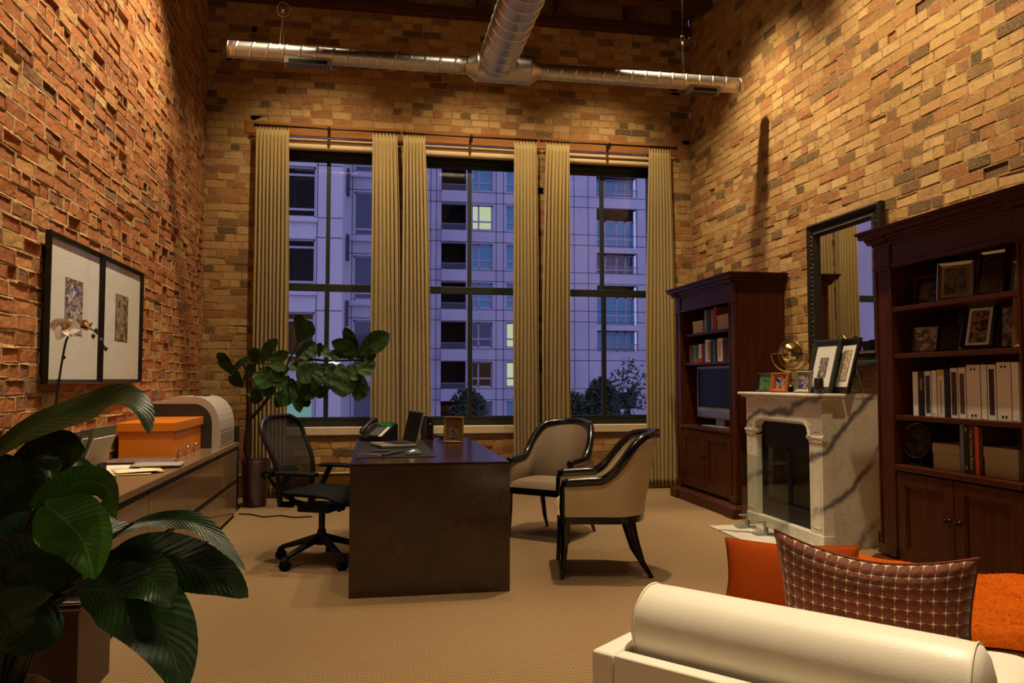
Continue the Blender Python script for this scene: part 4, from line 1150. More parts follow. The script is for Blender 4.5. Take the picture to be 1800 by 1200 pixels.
binders = [(1602, 1611.5, .272, 'e0dccf', 'narrow white binder at the far end of the binder row', None), (1612, 1622, .27, '14100e', 'black binder with a gold label on its spine', [(.3, .75, .58, .86, cmat('8a6a2a'))]),
           (1622.6, 1634.5, .275, 'd6d3ca', 'white binder with a dark blue spine strip', [(.2, .85, .08, .9, cmat('2c3440'))]), (1635, 1644.5, .278, 'dcd4c8', 'plain pinkish white binder beside the blue striped one', [(.3, .5, .05, .07, 'black'), (.1, .9, .5, .505, cmat('b09a90'))]),
           (1645, 1657.5, .283, 'cfcabf', 'white binder with a yellow top label and grey writing', [(.0, 1, .86, .99, cmat('c9a12c')), (.4, .6, .1, .78, cmat('8d8a84'))]), (1658, 1667.5, .284, '0e0b0a', 'black binder beside the yellow labelled one', None),
           (1668, 1681.5, .29, 'd9d6cc', 'white binder with a dark brown spine strip', [(.16, .84, .07, .92, cmat('3a2a1c'))]), (1682, 1695.5, .292, 'd9d6cc', 'white binder with a rust brown spine strip', [(.2, .8, .1, .88, cmat('54301c'))]),
           (1696, 1721, .305, 'd2c8b6', 'wide cream box binder with paired holes, left of two', 'dots'), (1721.6, 1732.5, .305, 'd4cfc4', 'plain white binder between the holed box binder and the maroon striped one', [(.05, .6, .02, .05, cmat('e6e2da'))]),
           (1733, 1748.5, .304, 'd9d6cc', 'white binder with a maroon spine strip', [(.2, .8, .1, .92, cmat('34161a'))]), (1749, 1775, .316, 'd2c8b6', 'wide cream box binder with paired holes, right of two', 'dots'),
           (1775.5, 1789, .314, 'd6d0c6', 'plain white binder at the near end of the binder row', [(.1, .6, .02, .06, cmat('e6e2da'))]), (1789.5, 1806, .31, 'b9b8b4', 'pale grey binder cut by the photo edge at the end of the row', None)]
for x0, x1, h, c, lab, band in binders:
    a, b = yx(x0, BI), yx(x1, BI)
    book(lab, BI, (a+b)/2, 1.026, abs(a-b)-.0015, h, .27, cmat(c, .5), BG, name='ring_binder', band=None if band == 'dots' else band, dots=band == 'dots')
# decorative oval plate, woven boxes, books on the counter
p = px(1610, 787, 3.36)
t = thing('oval_plate', 'dark oval plate with a mottled painted picture on the bookcase counter', 'plate', (3.36, p.y, .715), FACE_W+.5)
pz_ = .205; ra, rb_ = .088, .118
L = Matrix.Translation((0, 0, .02)) @ Matrix.Rotation(-.16, 4, 'X')
def oval(s0, y): return [tuple(L @ Vector((ra*s0*math.cos(2*PI*i/40), y, .135+rb_*s0*math.sin(2*PI*i/40)))) for i in range(40)]
mb = MB(); v = []
for s0, y in ((0.001, 0), (.9, 0), (1.0, -.014), (1.0, -.018), (.88, -.006), (.86, -.004)): v += oval(s0, y)
mb.add(v, [(k*40+i, k*40+(i+1) % 40, (k+1)*40+(i+1) % 40, (k+1)*40+i) for k in range(5) for i in range(40)], 0, True)
mb.build('rim', M['lacquer'], t)
v = oval(.865, -.0045); MB().add(v, [tuple(range(40))]).build('painting', photo('mottled_painting', ['0c0a0a', '16110d', '3a1a10', '100e0c', '3c3c30', '0c0a0a', '5a4434', '0d0b0b'], 22, 3), t)
MB().box(-.05, .05, -.03, .09, 0, .016).box(-.045, -.035, -.03, -.02, 0, .045).box(.035, .045, -.03, -.02, 0, .045).build('stand', M['lacquer'], t)
CX = 3.33; CG = 'woven cloth boxes on the bookcase counter'
def span(x0, x1, X): return (yx(x0, X)+yx(x1, X))/2, abs(yx(x0, X)-yx(x1, X))
c, w_ = span(1633, 1681, CX); lidded_box('woven cloth lidded box between the oval plate and the standing books', CX, c, .715, w_, .155, .24, 'box_fabric', CG)
c, w_ = span(1722, 1783, CX); lidded_box('woven cloth lidded box right of the standing books, near the photo edge', CX, c, .715, w_, .165, .24, 'box_fabric', CG)
cb = [(1682, 1689, .285, '6a7488', 'thin blue grey book beside the woven box on the counter', None), (1689.4, 1696.5, .285, '1c1612', 'black book with two square spine labels on the counter', [(.2, .8, .08, .16, cmat('8a7a58')), (.2, .8, .84, .92, cmat('8a7a58'))]),
      (1697, 1707, .275, '3c241a', 'brown book with pale title lettering on the counter', None), (1707.5, 1715.5, .27, 'c0541a', 'bright orange book on the bookcase counter', None), (1716, 1721.5, .265, '4a1a10', 'dark red book right of the orange one on the counter', None)]
for x0, x1, h, c, lab, band in cb:
    a, b = yx(x0, CX), yx(x1, CX)
    t = book(lab, CX, (a+b)/2, .715, abs(a-b)-.001, h, .21, cmat(c), 'books on the bookcase counter', band=band)
    if 'lettering' in lab:
        cu = bpy.data.curves.new('lettering', 'FONT'); cu.body = 'The Home Book'; cu.size = .034; cu.extrude = .0006; cu.align_x = 'CENTER'; cu.align_y = 'CENTER'
        o = bpy.data.objects.new('lettering', cu); col.objects.link(o); o.parent = t
        o.matrix_local = Matrix(((0, -1, 0, 0), (0, 0, -1, -.0015), (1, 0, 0, 0), (0, 0, 0, 1))) if False else Matrix.Translation((0, -.0015, h*.5)) @ Matrix.Rotation(PI/2, 4, 'Y') @ Matrix.Rotation(PI/2, 4, 'X')
        cu.materials.append(M[cmat('b8986a')])
        bpy.context.view_layer.update()
        me = bpy.data.meshes.new_from_object(o.evaluated_get(bpy.context.evaluated_depsgraph_get()))
        mo_ = bpy.data.objects.new('title', me); col.objects.link(mo_); mo_.parent = t; mo_.matrix_local = o.matrix_local.copy()
        bpy.data.objects.remove(o)

# ================================================================== DESK AND WHAT STANDS ON IT
DZ = .762
D0 = (-.125, .81, 4.585, 6.56)
dxc, dyc = (D0[0]+D0[1])/2, (D0[2]+D0[3])/2
t = thing('desk', 'large dark walnut desk with a slab end, in the middle of the room', 'desk', (dxc, dyc, 0))
hx_, hy_ = (D0[1]-D0[0])/2, (D0[3]-D0[2])/2
MB().box(-hx_, hx_, -hy_, hy_, DZ-.012, DZ).build('desk_top', M['desk_top'], t, bevel=.003)
MB().box(-hx_, hx_, -hy_, -hy_+.06, 0, DZ-.012).build('end_panel', M['burl'], t, bevel=.002)
MB().box(-hx_, hx_, hy_-.06, hy_, 0, DZ-.012).build('end_panel', M['burl'], t, bevel=.002)
MB().box(-hx_, hx_, -hy_+.06, hy_-.06, DZ-.075, DZ-.012).build('apron', M['burl'], t)
MB().box(hx_-.05, hx_-.01, -hy_+.06, hy_-.06, .08, DZ-.075).build('modesty_panel', M['burl'], t)
# blotter
a, b, c = pz(624, 802, DZ), pz(763, 800, DZ), pz(748, 771, DZ)
tag(MB().box(-.10, .40, 4.93, 6.25, DZ+.0006, DZ+.005).build('desk_blotter', M['bookcloth_black'], bevel=.0015), 'dark leather blotter lying on the desk under the laptop', 'blotter')
BZ = DZ+.0055
# laptop
t = thing('laptop', 'open silver laptop with a dark screen on the desk', 'laptop', (.15, 5.74, BZ), FACE_W+ang(15))
MB().box(-.17, .17, -.13, .12, .003, .022).build('base', M['silver_plastic'], t, bevel=.005)
MB().box(-.15, .15, -.03, .105, .0215, .0228).build('keyboard', M['graphite'], t)
MB().box(-.05, .05, -.115, -.045, .0215, .0226).build('trackpad', M['silver'], t)
L = Matrix.Translation((0, .118, .02)) @ Matrix.Rotation(-.24, 4, 'X')
ld = MB().box(-.17, .17, 0, .009, 0, .245); ld.v = [tuple(L @ Vector(p)) for p in ld.v]; lo = ld.build('lid', M['silver_plastic'], t, bevel=.004)
ld = MB().box(-.158, .158, -.0012, .002, .012, .228); ld.v = [tuple(L @ Vector(p)) for p in ld.v]; ld.build('screen', M['screen'], lo)
# mouse, letter opener, pen
p = pz(727, 799, BZ)
t = thing('computer_mouse', 'silver blue computer mouse at the near edge of the blotter', 'mouse', (p.x, p.y, BZ), ang(-60))
MB().grid(lambda u, v: (.032*math.cos(2*PI*u)*math.cos(v*PI/2)*1.0, .056*math.sin(2*PI*u)*math.cos(v*PI/2), .004+.034*math.sin(v*PI/2)), 28, 8, uv=False).build('shell', plain('blue_silver', '8a929c', .22, .6), t)
MB().lathe([(.001, 0), (.9, 0), (1, .4), (1, 1)], (0, 0, 0), 28).build('skirt', M['black'], t)
o = [c for c in kids(t) if c.name.startswith('skirt')][0]
for v in o.data.vertices: v.co = (v.co.x*.034, v.co.y*.058, v.co.z*.006)
a, b, c = pz(632, 797, BZ+.008), pz(672, 800, BZ+.008), pz(708, 793, BZ+.008)
t = thing('letter_opener', 'letter opener with a pale curved blade and green handle on the blotter', 'letter opener', (b.x, b.y, BZ))
q = lambda p_, dz=0: (p_.x-b.x, p_.y-b.y, .008+dz)
MB().tube([q(a), ((a.x-b.x)*.5, (a.y-b.y)*.5-.01, .009), q(b)], [.003, .010, .011], 10, flat=.5).build('blade', M['chrome'], t)
MB().tube([q(b), ((c.x-b.x)*.5, (c.y-b.y)*.5+.01, .010), q(c)], [.011, .013, .009], 10, flat=.6).build('handle', plain('olive_handle', '2c3424', .4), t)
a, b = pz(652, 793, BZ+.005), pz(682, 792, BZ+.005)
t = thing('pen', 'black pen with a silver tip lying before the laptop', 'pen', (a.x, a.y, BZ))
MB().cyl((0, 0, .0055), (b.x-a.x, b.y-a.y, .0055), .0055, seg=10).build('barrel', M['black'], t)
MB().cyl((b.x-a.x, b.y-a.y, .0055), ((b.x-a.x)*1.12, (b.y-a.y)*1.12, .0055), .005, .002, seg=10).build('tip', M['chrome'], t)
# telephone
t = thing('telephone', 'black desk telephone with a small green display', 'telephone', (.05, 6.30, DZ+.006), ang(-38))
MB().prism([(-.10, 0), (.10, 0), (.10, .125), (.085, .13), (-.10, .03)], -.115, .115, 'x').build('body', M['black'], t, bevel=.006)
L = Matrix.Translation((0, -.1, .03)) @ Matrix.Rotation(math.atan2(.1, .185), 4, 'X')
def Tm(mb): mb.v = [tuple(L @ Vector(p)) for p in mb.v]; return mb
Tm(MB().box(-.03, .112, -.005, .215, .0, .012)).build('face', M['graphite'], t, bevel=.004)
Tm(MB().box(-.015, .095, .15, .2, .012, .0145)).build('display', emit('green_display', '3c8a3a', .35), t)
k = MB()
for i in range(4):
    for j in range(5): k.box(-.02+i*.022, -.006+i*.022, .015+j*.024, .030+j*.024, .012, .016)
Tm(k).build('keys', M['silver_plastic'], t)
Tm(MB().box(.075, .105, .0, .14, .012, .0145)).build('label_strip', M['paper'], t)
Tm(MB().tube([(-.075, -.0, .035), (-.075, .02, .05), (-.075, .1, .058), (-.075, .18, .05), (-.075, .2, .035)], [.022, .024, .015, .024, .022], 12)).build('handset', M['black'], t)
t_ph = t
# dark speaker behind the laptop
for (x0, x1, lab, nm, c_) in ((742, 751, 'dark slate book standing behind the laptop', 'book', '20262e'), (752, 761, 'slim dark desk speaker standing right of the laptop screen', 'desk_speaker', '1c2026')):
    p = pz((x0+x1)/2, 772, DZ)
    t = thing(nm, lab, 'book' if nm == 'book' else 'speaker', (p.x, 6.44, DZ+.001), 0)
    w_ = .026
    if nm == 'book':
        MB().box(-w_, -w_+.003, 0, .13, 0, .19).box(w_-.003, w_, 0, .13, 0, .19).box(-w_, w_, 0, .004, 0, .19).build('cover', M[cmat(c_)], t)
        MB().box(-w_+.003, w_-.003, .004, .126, .004, .186).build('pages', M['paper'], t)
    else:
        MB().box(-w_, w_, 0, .09, .008, .185).build('body', M[cmat(c_)], t, bevel=.006)
        MB().box(-w_+.006, w_-.006, -.003, .001, .02, .17).build('grille', M['graphite'], t)
        MB().lathe([(0, -.004), (.009, -.004), (.011, 0)], (0, -.003, .12), 14, axis='y').build('dial', M['silver'], t)
        MB().box(-w_-.006, w_+.006, -.01, .1, 0, .008).build('base', M['black'], t)
p = pz(775, 768, DZ)
t = thing('silver_dish', 'small low silver dish on the far end of the desk', 'dish', (p.x, 6.5, DZ+.0005))
MB().lathe([(0, .004), (.02, .004), (.045, .014), (.06, .026), (.058, .028), (.04, .018), (0, .01)], (0, 0, 0), 24).build('bowl', M['chrome'], t)
MB().lathe([(0, 0), (.025, 0), (.022, .005), (0, .006)], (0, 0, 0), 20).build('foot', M['chrome'], t)
p = pz(797, 778, DZ)
picture('tan wood picture frame on the desk with a small black and white photograph', (p.x, p.y, DZ+.0005), .155, .20, ang(-22), .14, .016, 'frame_tan', ['c8c0b4', '2a2622', '8a8078'], mount=.03, group=None, seed=15, mount_mat='frame_tan', opening=(-.035, .035, .04, .12))

# ================================================================== ARMCHAIRS
def armchair(label, x, y, rz, mi, mo):
    """front = local -Y"""
    t = thing('armchair', label, 'armchair', (x, y, 0), rz, 'armchairs before the desk')
    sw, fy, by = .275, -.26, .24
    def plan(s):                     # s 0..1 along the horseshoe from the left front, around the back, to the right front
        Ls = .30; R_ = sw; tot = 2*Ls+PI*R_*.92
        d = s*tot
        if d < Ls: return Vector((-sw, fy+d, 0)), Vector((-1, 0, 0))
        if d > tot-Ls: return Vector((sw, fy+(tot-d), 0)), Vector((1, 0, 0))
        a = PI-(d-Ls)/(tot-2*Ls)*PI
        return Vector((sw*math.cos(a), fy+Ls+.225*math.sin(a), 0)), Vector((math.cos(a), math.sin(a)*1.0, 0)).normalized()
    def hgt_(s):
        k = abs(s-.5)*2              # 0 at the back centre, 1 at the arms
        if k > .70: return .628-.012*(k-.70)/.30
        q = (k-.30)/.40
        q = 0 if q < 0 else q
        sm = q*q*(3-2*q)
        top = .915-.03*(k/.36)**2 if k < .36 else .885
        return .628+(top-.628)*(1-sm) if q > 0 else top
    def lean(s, z):                  # the back rakes outward with height
        k = max(0, 1-abs(s-.5)*2/.75); return .10*k*max(0, (z-.44)/.48)
    N = 56
    def P_(s, z, off):
        p, n = plan(s); q = p+n*off; q.z = z; q.y += lean(s, z); return q
    rail = []
    S = [i/N for i in range(N+1)]
    # rail: rectangular sweep along the top edge
    v = []; rw, rh = .025, .040
    for s in S:
        z = hgt_(s)
        dz = (hgt_(min(1, s+.01))-hgt_(max(0, s-.01)))
        slope = abs(dz)/.026
        ex = 1/math.sqrt(1+slope*slope)
        # keep the section square to the run
        dirp = (P_(min(1, s+.01), hgt_(min(1, s+.01)), 0)-P_(max(0, s-.01), hgt_(max(0, s-.01)), 0)).normalized()
        nrm = plan(s)[1]; upn = nrm.cross(dirp).normalized()
        if upn.z < 0: upn = -upn
        c = P_(s, z, 0)
        for a, b in ((-rw, -rh), (-rw*1.1, -rh*.2), (-rw*.7, .010), (rw*.7, .010), (rw*1.1, -rh*.2), (rw, -rh)):
            v.append(c+nrm*a+upn*b)
    f = []
    for i in range(N):
        for k in range(6): f.append((i*6+k, i*6+(k+1) % 6, (i+1)*6+(k+1) % 6, (i+1)*6+k))
    f += [tuple(range(6))[::-1], tuple(N*6+k for k in range(6))]
    MB().add(v, f, 0, True).build('top_rail', M['lacquer'], t, bevel=0)
    # upholstered shell inside and outside
    zb = .40
    ins = MB(); ins.grid(lambda u, w_: P_(u, zb+(hgt_(u)-.022-zb)*w_, -.012-.028*math.sin(PI*w_)*(1-abs(2*u-1)**8)), N, 8, uv=False)
    ins.build('inner_upholstery', M[mi], t)
    ou = MB(); ou.grid(lambda u, w_: P_(u, zb-.01+(hgt_(u)-.018-zb)*w_, .014+.006*math.sin(PI*w_)), N, 8, uv=False)
    ou.build('outer_upholstery', M[mo], t)
    # front posts of the arms
    for s_, u in ((-1, 0), (1, 1)):
        p = P_(u, 0, 0)
        MB().tube([(p.x, p.y-.004, .345), (p.x, p.y-.012, .45), (p.x, p.y-.010, .56), (p.x, p.y+.004, .615)], [.024, .024, .022, .022], 4, smooth=False).build('arm_post', M['lacquer'], t, bevel=.005)
    # seat frame and cushion
    def outline(off, n=40):
        pts = [plan(i/n)[0]+plan(i/n)[1]*off for i in range(n+1)]
        return [(q.x, q.y) for q in pts]
    o1 = outline(.012)
    pol = [(o1[0][0], fy-.02)]+o1+[(o1[-1][0], fy-.02)]
    MB().prism(pol[::-1], .345, .405, 'z').build('seat_rail', M['lacquer'], t, bevel=.004)
    def seat(u, v_):
        a = (u-.5)*2; b = v_
        yy = fy-.045+(by+.14)*b*.98
        hwid = sw-.018 if yy < .04 else (sw-.018)*math.sqrt(max(0.02, 1-((yy-.04)/.235)**2))
        e = (1-abs(a)**6)*(1-abs(2*b-1)**8)
        return (a*hwid, yy, .40+.062*e**.5+.014*(1-a*a)*(1-(2*b-1)**2))
    MB().grid(seat, 22, 22, uv=False).build('seat', M[mi], t)
    for s_ in (-1, 1):
        MB().tube([(s_*.262, fy+.0, .36), (s_*.262, fy-.0, .2), (s_*.262, fy-.02, .0)], [.027, .023, .016], 4, smooth=False).build('leg', M['lacquer'], t, bevel=.004)
        MB().tube([(s_*.205, .16, .37), (s_*.21, .185, .25), (s_*.215, .23, .1), (s_*.222, .29, 0)], [.03, .026, .021, .016], 4, smooth=False).build('leg', M['lacquer'], t, bevel=.004)
    return t
# near chair, seen from behind its left side
armchair('cream backed black lacquer armchair nearest the viewer, seen from behind its side', 1.50, 5.0, face(-.98, .19), 'fabric_cream', 'fabric_cream')
armchair('taupe leather black lacquer armchair with its front turned toward the desk', 1.46, 6.20, face(-.66, -.75), 'leather_taupe', 'leather_taupe')

# ================================================================== OFFICE CHAIR (faces local -Y)
t = thing('office_chair', 'black mesh office chair on casters behind the desk', 'office chair', (-.337, 5.56, 0), face(.90, -.44))
MB().lathe([(.0, .12), (.045, .12), (.05, .16), (.03, .2), (.028, .22)], (0, 0, 0), 20).cyl((0, 0, .2), (0, 0, .37), .022).build('gas_column', M['black'], t)
for k in range(5):
    a = 2*PI*k/5+.32; c, s = math.cos(a), math.sin(a)
    lg = MB().tube([(c*.03, s*.03, .165), (c*.15, s*.15, .13), (c*.3, s*.3, .085)], [.034, .027, .02], 8, flat=.8).cyl((c*.3, s*.3, .05), (c*.3, s*.3, .098), .012, seg=10).build('leg', M['black'], t)
    w_ = MB(); tx_, ty_ = -s, c
    for o_ in (-.017, .017):
        p = Vector((c*.315+tx_*o_, s*.315+ty_*o_, .03)); w_.cyl(p-Vector((tx_, ty_, 0))*.009, p+Vector((tx_, ty_, 0))*.009, .03, seg=18)
    w_.tube([(c*.3, s*.3, .062), (c*.315, s*.315, .066), (c*.335, s*.335, .05)], [.02, .026, .018], 8)
    w_.build('caster', M['black_soft'], lg)
MB().box(-.09, .09, -.10, .14, .345, .40).tube([(0, -.12, .37), (0, -.16, .385)], .03, 10).tube([(0, .1, .37), (0, .23, .40), (0, .28, .50)], [.035, .03, .03], 10, flat=.7).build('tilt_mechanism', M['graphite'], t, bevel=.012)
def seatf(u, v):
    a = (u-.5)*2; y = -.26+.50*v; wd = .245-.03*abs(2*v-1)**3
    return (a*wd, y, .455+.02*a*a-.05*max(0, (.25-v)/.25)**2+.015*v)
MB().grid(seatf, 18, 16, uv=False).build('seat', M['black_soft'], t, solid=.022)
bcx = lambda v: .265*(1-.18*(1-v))*(1 if v < .8 else math.sqrt(max(.0, 1-((v-.8)/.235)**2)))
def bk(u, v, off=0):
    a = (u-.5)*2; z = .47+.52*v
    y = .235+.05*v+.09*v*v-.05*math.sin(PI*min(1, v*1.4))*(.6)+.055*(1-a*a)*.6-.02
    return (a*bcx(v), y+off, z)
nm = NT('chair_mesh'); v_ = nm.coord((260, 260, 260)); ck = nm.n('TexChecker'); nm.l(v_, ck.inputs[0]); ck.inputs['Scale'].default_value = 1
tr_ = nm.n('BsdfTransparent'); mx = nm.n('MixShader'); nm.base('1c1a18').set(Roughness=.7)
mx.inputs[0].default_value = .86; nm.l(tr_.outputs[0], mx.inputs[1]); nm.l(nm.b.outputs[0], mx.inputs[2]); nm.l(mx.outputs[0], nm.out.inputs[0])
MB().grid(lambda u, v: bk(u, v), 16, 20, uv=False).build('back_mesh', nm.m, t)
edge = [bk(0, i/20) for i in range(21)]+[bk(i/10, 1) for i in range(1, 10)]+[bk(1, 1-i/20) for i in range(21)]+[bk(1-i/10, 0) for i in range(1, 11)]
MB().tube(edge, .017, 8).build('back_frame', M['black'], t)
MB().tube([(-.18, .335, .60), (0, .37, .60), (.18, .335, .60)], [.03, .035, .03], 10, flat=1.0).build('lumbar_pad', M['graphite'], t)
MB().tube([(0, .27, .42), (-.06, .33, .5), (-.19, .315, .6)], .014, 8).tube([(0, .27, .42), (.06, .33, .5), (.19, .315, .6)], .014, 8).build('back_support', M['black'], t)
for s_ in (-1, 1):
    MB().tube([(s_*.12, .16, .40), (s_*.25, .17, .42), (s_*.285, .16, .50), (s_*.285, .10, .615)], [.022, .022, .02, .02], 10).build('arm_bracket', M['graphite'], t)
    MB().tube([(s_*.28, .17, .628), (s_*.285, .05, .632), (s_*.27, -.11, .626)], [.038, .045, .036], 12, flat=.38).build('armrest', M['black_soft'], t)
# cord on the carpet behind the chair
p0, p1, p2 = pz(420, 904), pz(470, 908), pz(548, 909)
tag(MB().tube([(p0.x+(p2.x-p0.x)*i/30, p0.y+(p2.y-p0.y)*i/30+.05*math.sin(i*.45)*math.sin(PI*i/30)-.06*math.sin(PI*i/30), .0065) for i in range(31)], .006, 6).build('power_cord', M['black_soft']), 'black cord lying on the carpet from the credenza to the office chair', 'cord')
# floor outlet on the skirting between the armchairs
p = py(1075, 818, YB-.05)
t = thing('wall_outlet', 'grey outlet box with a pale label on the skirting behind the armchairs', 'outlet', (p.x, YB-.046, p.z-.05))
MB().prism([(-.075, -.02), (.075, -.02), (.055, .12), (-.055, .12)], -.05, .0, 'y').build('housing', M['silver_plastic'], t, bevel=.006)
MB().box(-.033, .033, -.053, -.049, .04, .095).build('socket_plate', M['paper'], t)

# ================================================================== LEFT SIDE: credenza units, worktop
CZ = .68; CXF = -1.225
units = [(3.70, 4.66), (4.66, 5.62), (5.62, 6.58), (6.58, 7.54)]
where = ['nearest the planter box', 'second from the planter box, below the papers', 'third from the planter box, below the orange box', 'farthest from the viewer, below the printer']
FACE_E = PI/2
for k, (a, b) in enumerate(units):
    t = thing('filing_cabinet', 'taupe lacquered two drawer filing cabinet, %s' % where[k], 'cabinet', (CXF, (a+b)/2, 0), FACE_E, 'filing cabinets under the worktop')
    h = (b-a)/2; D = CXF-XL-.03
    MB().box(-h+.001, -h+.02, .02, D, .0, CZ-.04).box(h-.02, h-.001, .02, D, .0, CZ-.04).box(-h+.02, h-.02, D-.01, D, .03, CZ-.04).box(-h+.02, h-.02, .03, D, .03, .05).box(-h+.02, h-.02, .06, D, .03, CZ-.05).build('carcass', M['credenza'], t)
    for z0, z1 in ((.035, .295), (.335, .605)):
        d = MB().box(-h+.005, h-.005, .0, .022, z0, z1).build('drawer', M['credenza'], t, bevel=.0025)
        MB().box(-h+.012, h-.012, .004, .02, z1+.0, z1+.028).build('finger_pull', M['credenza_dark'], d)
    MB().box(-h+.004, h-.004, .03, D, 0, .032).build('plinth', M['credenza_dark'], t)
tag(MB().box(XL+.03, CXF+.012, 3.685, 7.555, CZ-.038, CZ).build('worktop', M['worktop'], bevel=.003), 'long polished stone worktop running over the taupe filing cabinets', 'worktop')
TZ = CZ+.0005
# printer: front (control face) towards the room, dark side towards the viewer
t = thing('printer', 'large grey laser printer with a rounded top on the worktop', 'printer', (-1.53, 7.20, TZ), FACE_E)
# local: -Y = +X world (front), x = world Y
pr = [(-.27, 0), (-.27, .18)]+[(-.27+.2*(1-math.cos(a)), .18+.25*math.sin(a)) for a in [PI/2*i/8 for i in range(1, 9)]]+[(.1, .43), (.13, .40), (.27, .39), (.27, 0)]
MB().prism(pr, -.34, .36, 'x').build('housing', M['printer'], t, bevel=.010)
pr2 = [(-.21, .0), (-.21, .2)]+[(-.21+.15*(1-math.cos(a)), .2+.17*math.sin(a)) for a in [PI/2*i/8 for i in range(1, 9)]]+[(.26, .37), (.26, 0)]
MB().prism(pr2, -.347, -.338, 'x').build('side_cover', M['printer_dark'], t, bevel=.002)
MB().box(-.08, .16, -.10, .0, .425, .437).build('control_panel', M['printer_dark'], t, bevel=.003)
MB().box(-.28, .30, -.274, -.26, .03, .12).box(-.28, .30, -.275, -.262, .145, .15).build('paper_tray', M['silver_plastic'], t, bevel=.003)
# orange chest
t = thing('orange_box', 'bright orange lidded box with steel pegs on the worktop', 'box', (-1.59, 6.37, TZ), FACE_E)
MB().box(-.455, .455, -.19, .175, 0, .2).build('box_body', M['orange'], t, bevel=.004)
MB().box(-.475, .475, -.205, .19, .2, .265).build('lid', M['orange'], t, bevel=.005)
for x in (-.36, -.12, .15):
    MB().cyl((x, -.19, .045), (x, -.215, .045), .012, seg=10).lathe([(0, -.0), (.022, 0), (.018, .012), (0, .014)], (x, -.215, .058), 5).cyl((x, -.205, .0), (x, -.205, .05), .006, seg=8).build('peg', M['chrome'], t)
# papers
def sheet(label, cx, cy, w_, h, rz, z, m_, name='paper_sheet', th=.002):
    R = random.Random(int(cx*1000))
    t = MB(); t.grid(lambda u, v: ((u-.5)*w_, (v-.5)*h, .0+.006*math.sin(3*u+2*v+cx*9)*0.35+.002), 8, 8, uv=False)
    o = t.build(name, M[m_], solid=th); o.location = (cx, cy, z); o.rotation_euler = (0, 0, rz)
    return tag(o, label, 'paper', 'papers on the worktop')
sheet('yellow sheet of paper under the other papers on the worktop', -1.47, 5.06, .30, .22, .2, TZ+.001, 'paper_y')
sheet('white sheet of paper at the near left of the pile on the worktop', -1.58, 5.12, .30, .21, -.15, TZ+.006, 'paper')
sheet('orange slip of paper in the middle of the pile on the worktop', -1.50, 5.17, .12, .16, .6, TZ+.010, 'paper_o')
sheet('white sheet of paper overlapping the orange slip on the worktop', -1.42, 5.10, .24, .20, .45, TZ+.013, 'paper')
sheet('second yellow sheet at the front edge of the worktop', -1.36, 5.22, .12, .30, .35, TZ+.004, 'paper_y')
sheet('cream folder lying on top of the pile by the orange box', -1.38, 5.45, .30, .26, .12, TZ+.014, 'folder_w', th=.006)
sheet('white envelope at the wall side of the pile on the worktop', -1.64, 5.37, .24, .26, .05, TZ+.005, 'paper')
t = thing('wrapped_magazines', 'plastic wrapped stack of magazines in front of the orange box', 'magazines', (-1.56, 5.73, TZ), .05)
MB().box(-.21, .21, -.085, .085, 0, .022).build('stack', M['folder_p'], t, bevel=.004)
MB().grid(lambda u, v: ((u-.5)*.45, (v-.5)*.19, .012+.02*(1-abs(2*u-1)**6)*(1-abs(2*v-1)**6)+.004*math.sin(31*u)*math.sin(17*v)), 30, 10, uv=False).build('wrapper', M['plastic_wrap'], t)
# file sorter: folders standing on edge
fold = [('folder_w', 'pale folder at the wall side of the standing files', .0), ('folder_g', 'grey green folder among the standing files', .03), ('folder_p', 'mauve folder among the standing files', .06), ('folder_w', 'pale folder in the middle of the standing files', .085), ('folder_p', 'second mauve folder near the front of the standing files', .11), ('folder_g', 'grey green folder at the front of the standing files with a dark pocket', .15)]
t = thing('file_holder', 'dark holder gripping the standing files on the worktop', 'holder', (-1.60, 4.72, TZ), -.12)
MB().box(-.17, .14, -.13, .13, 0, .008).box(-.17, -.162, -.13, .13, .008, .12).box(.132, .14, -.10, .0, .008, .11).build('rack', M['printer_dark'], t, bevel=.002)
for k, (m_, lab, dx) in enumerate(fold):
    f = thing('file_folder', lab, 'folder', (-1.735+dx*1.1, 4.72, TZ+.009), -.12, 'standing file folders')
    tl = .05+.25*dx
    c_ = MB(); 
    for o_ in (0, .012): c_.add([(o_, -.14, 0), (o_, .14, 0), (o_+tl, .14, .25+.01*k), (o_+tl*1.0, -.14, .245+.01*k)], [(0, 1, 2, 3)])
    c_.build('cover', M[m_], f, solid=.002)
    MB().add([(.006, -.13, 0), (.006, .13, 0), (.006+tl, .13, .24), (.006+tl, -.13, .235)], [(0, 1, 2, 3)]).build('sheets', M['paper'], f, solid=.006)
# pictures on the left wall
WX = XL+.028
def wallpic(label, ya, yb, z0, z1, cols, seed, op):
    t = picture(label, (WX, (ya+yb)/2, z0), abs(yb-ya), z1-z0, FACE_E, 0, .028, 'frame_black', cols, mount=.1, group='framed prints on the left wall', dep=.03, leg=False, seed=seed, opening=op, name='wall_picture')
    t['category'] = 'picture'
    return t
wallpic('black framed print with a blue flower picture, left of the pair on the brick wall', 4.625, 5.49, 1.222, 2.075, ['1a2450', 'b8a080', '20284e', 'd8c8b0', '141a38'], 21, (-.155, .115, .30, .62))
wallpic('black framed print with a sepia picture, right of the pair on the brick wall', 5.50, 6.39, 1.226, 2.075, ['8a7a5c', '4a3e2c', 'a89878', '5c4e38'], 27, (-.14, .13, .30, .62))
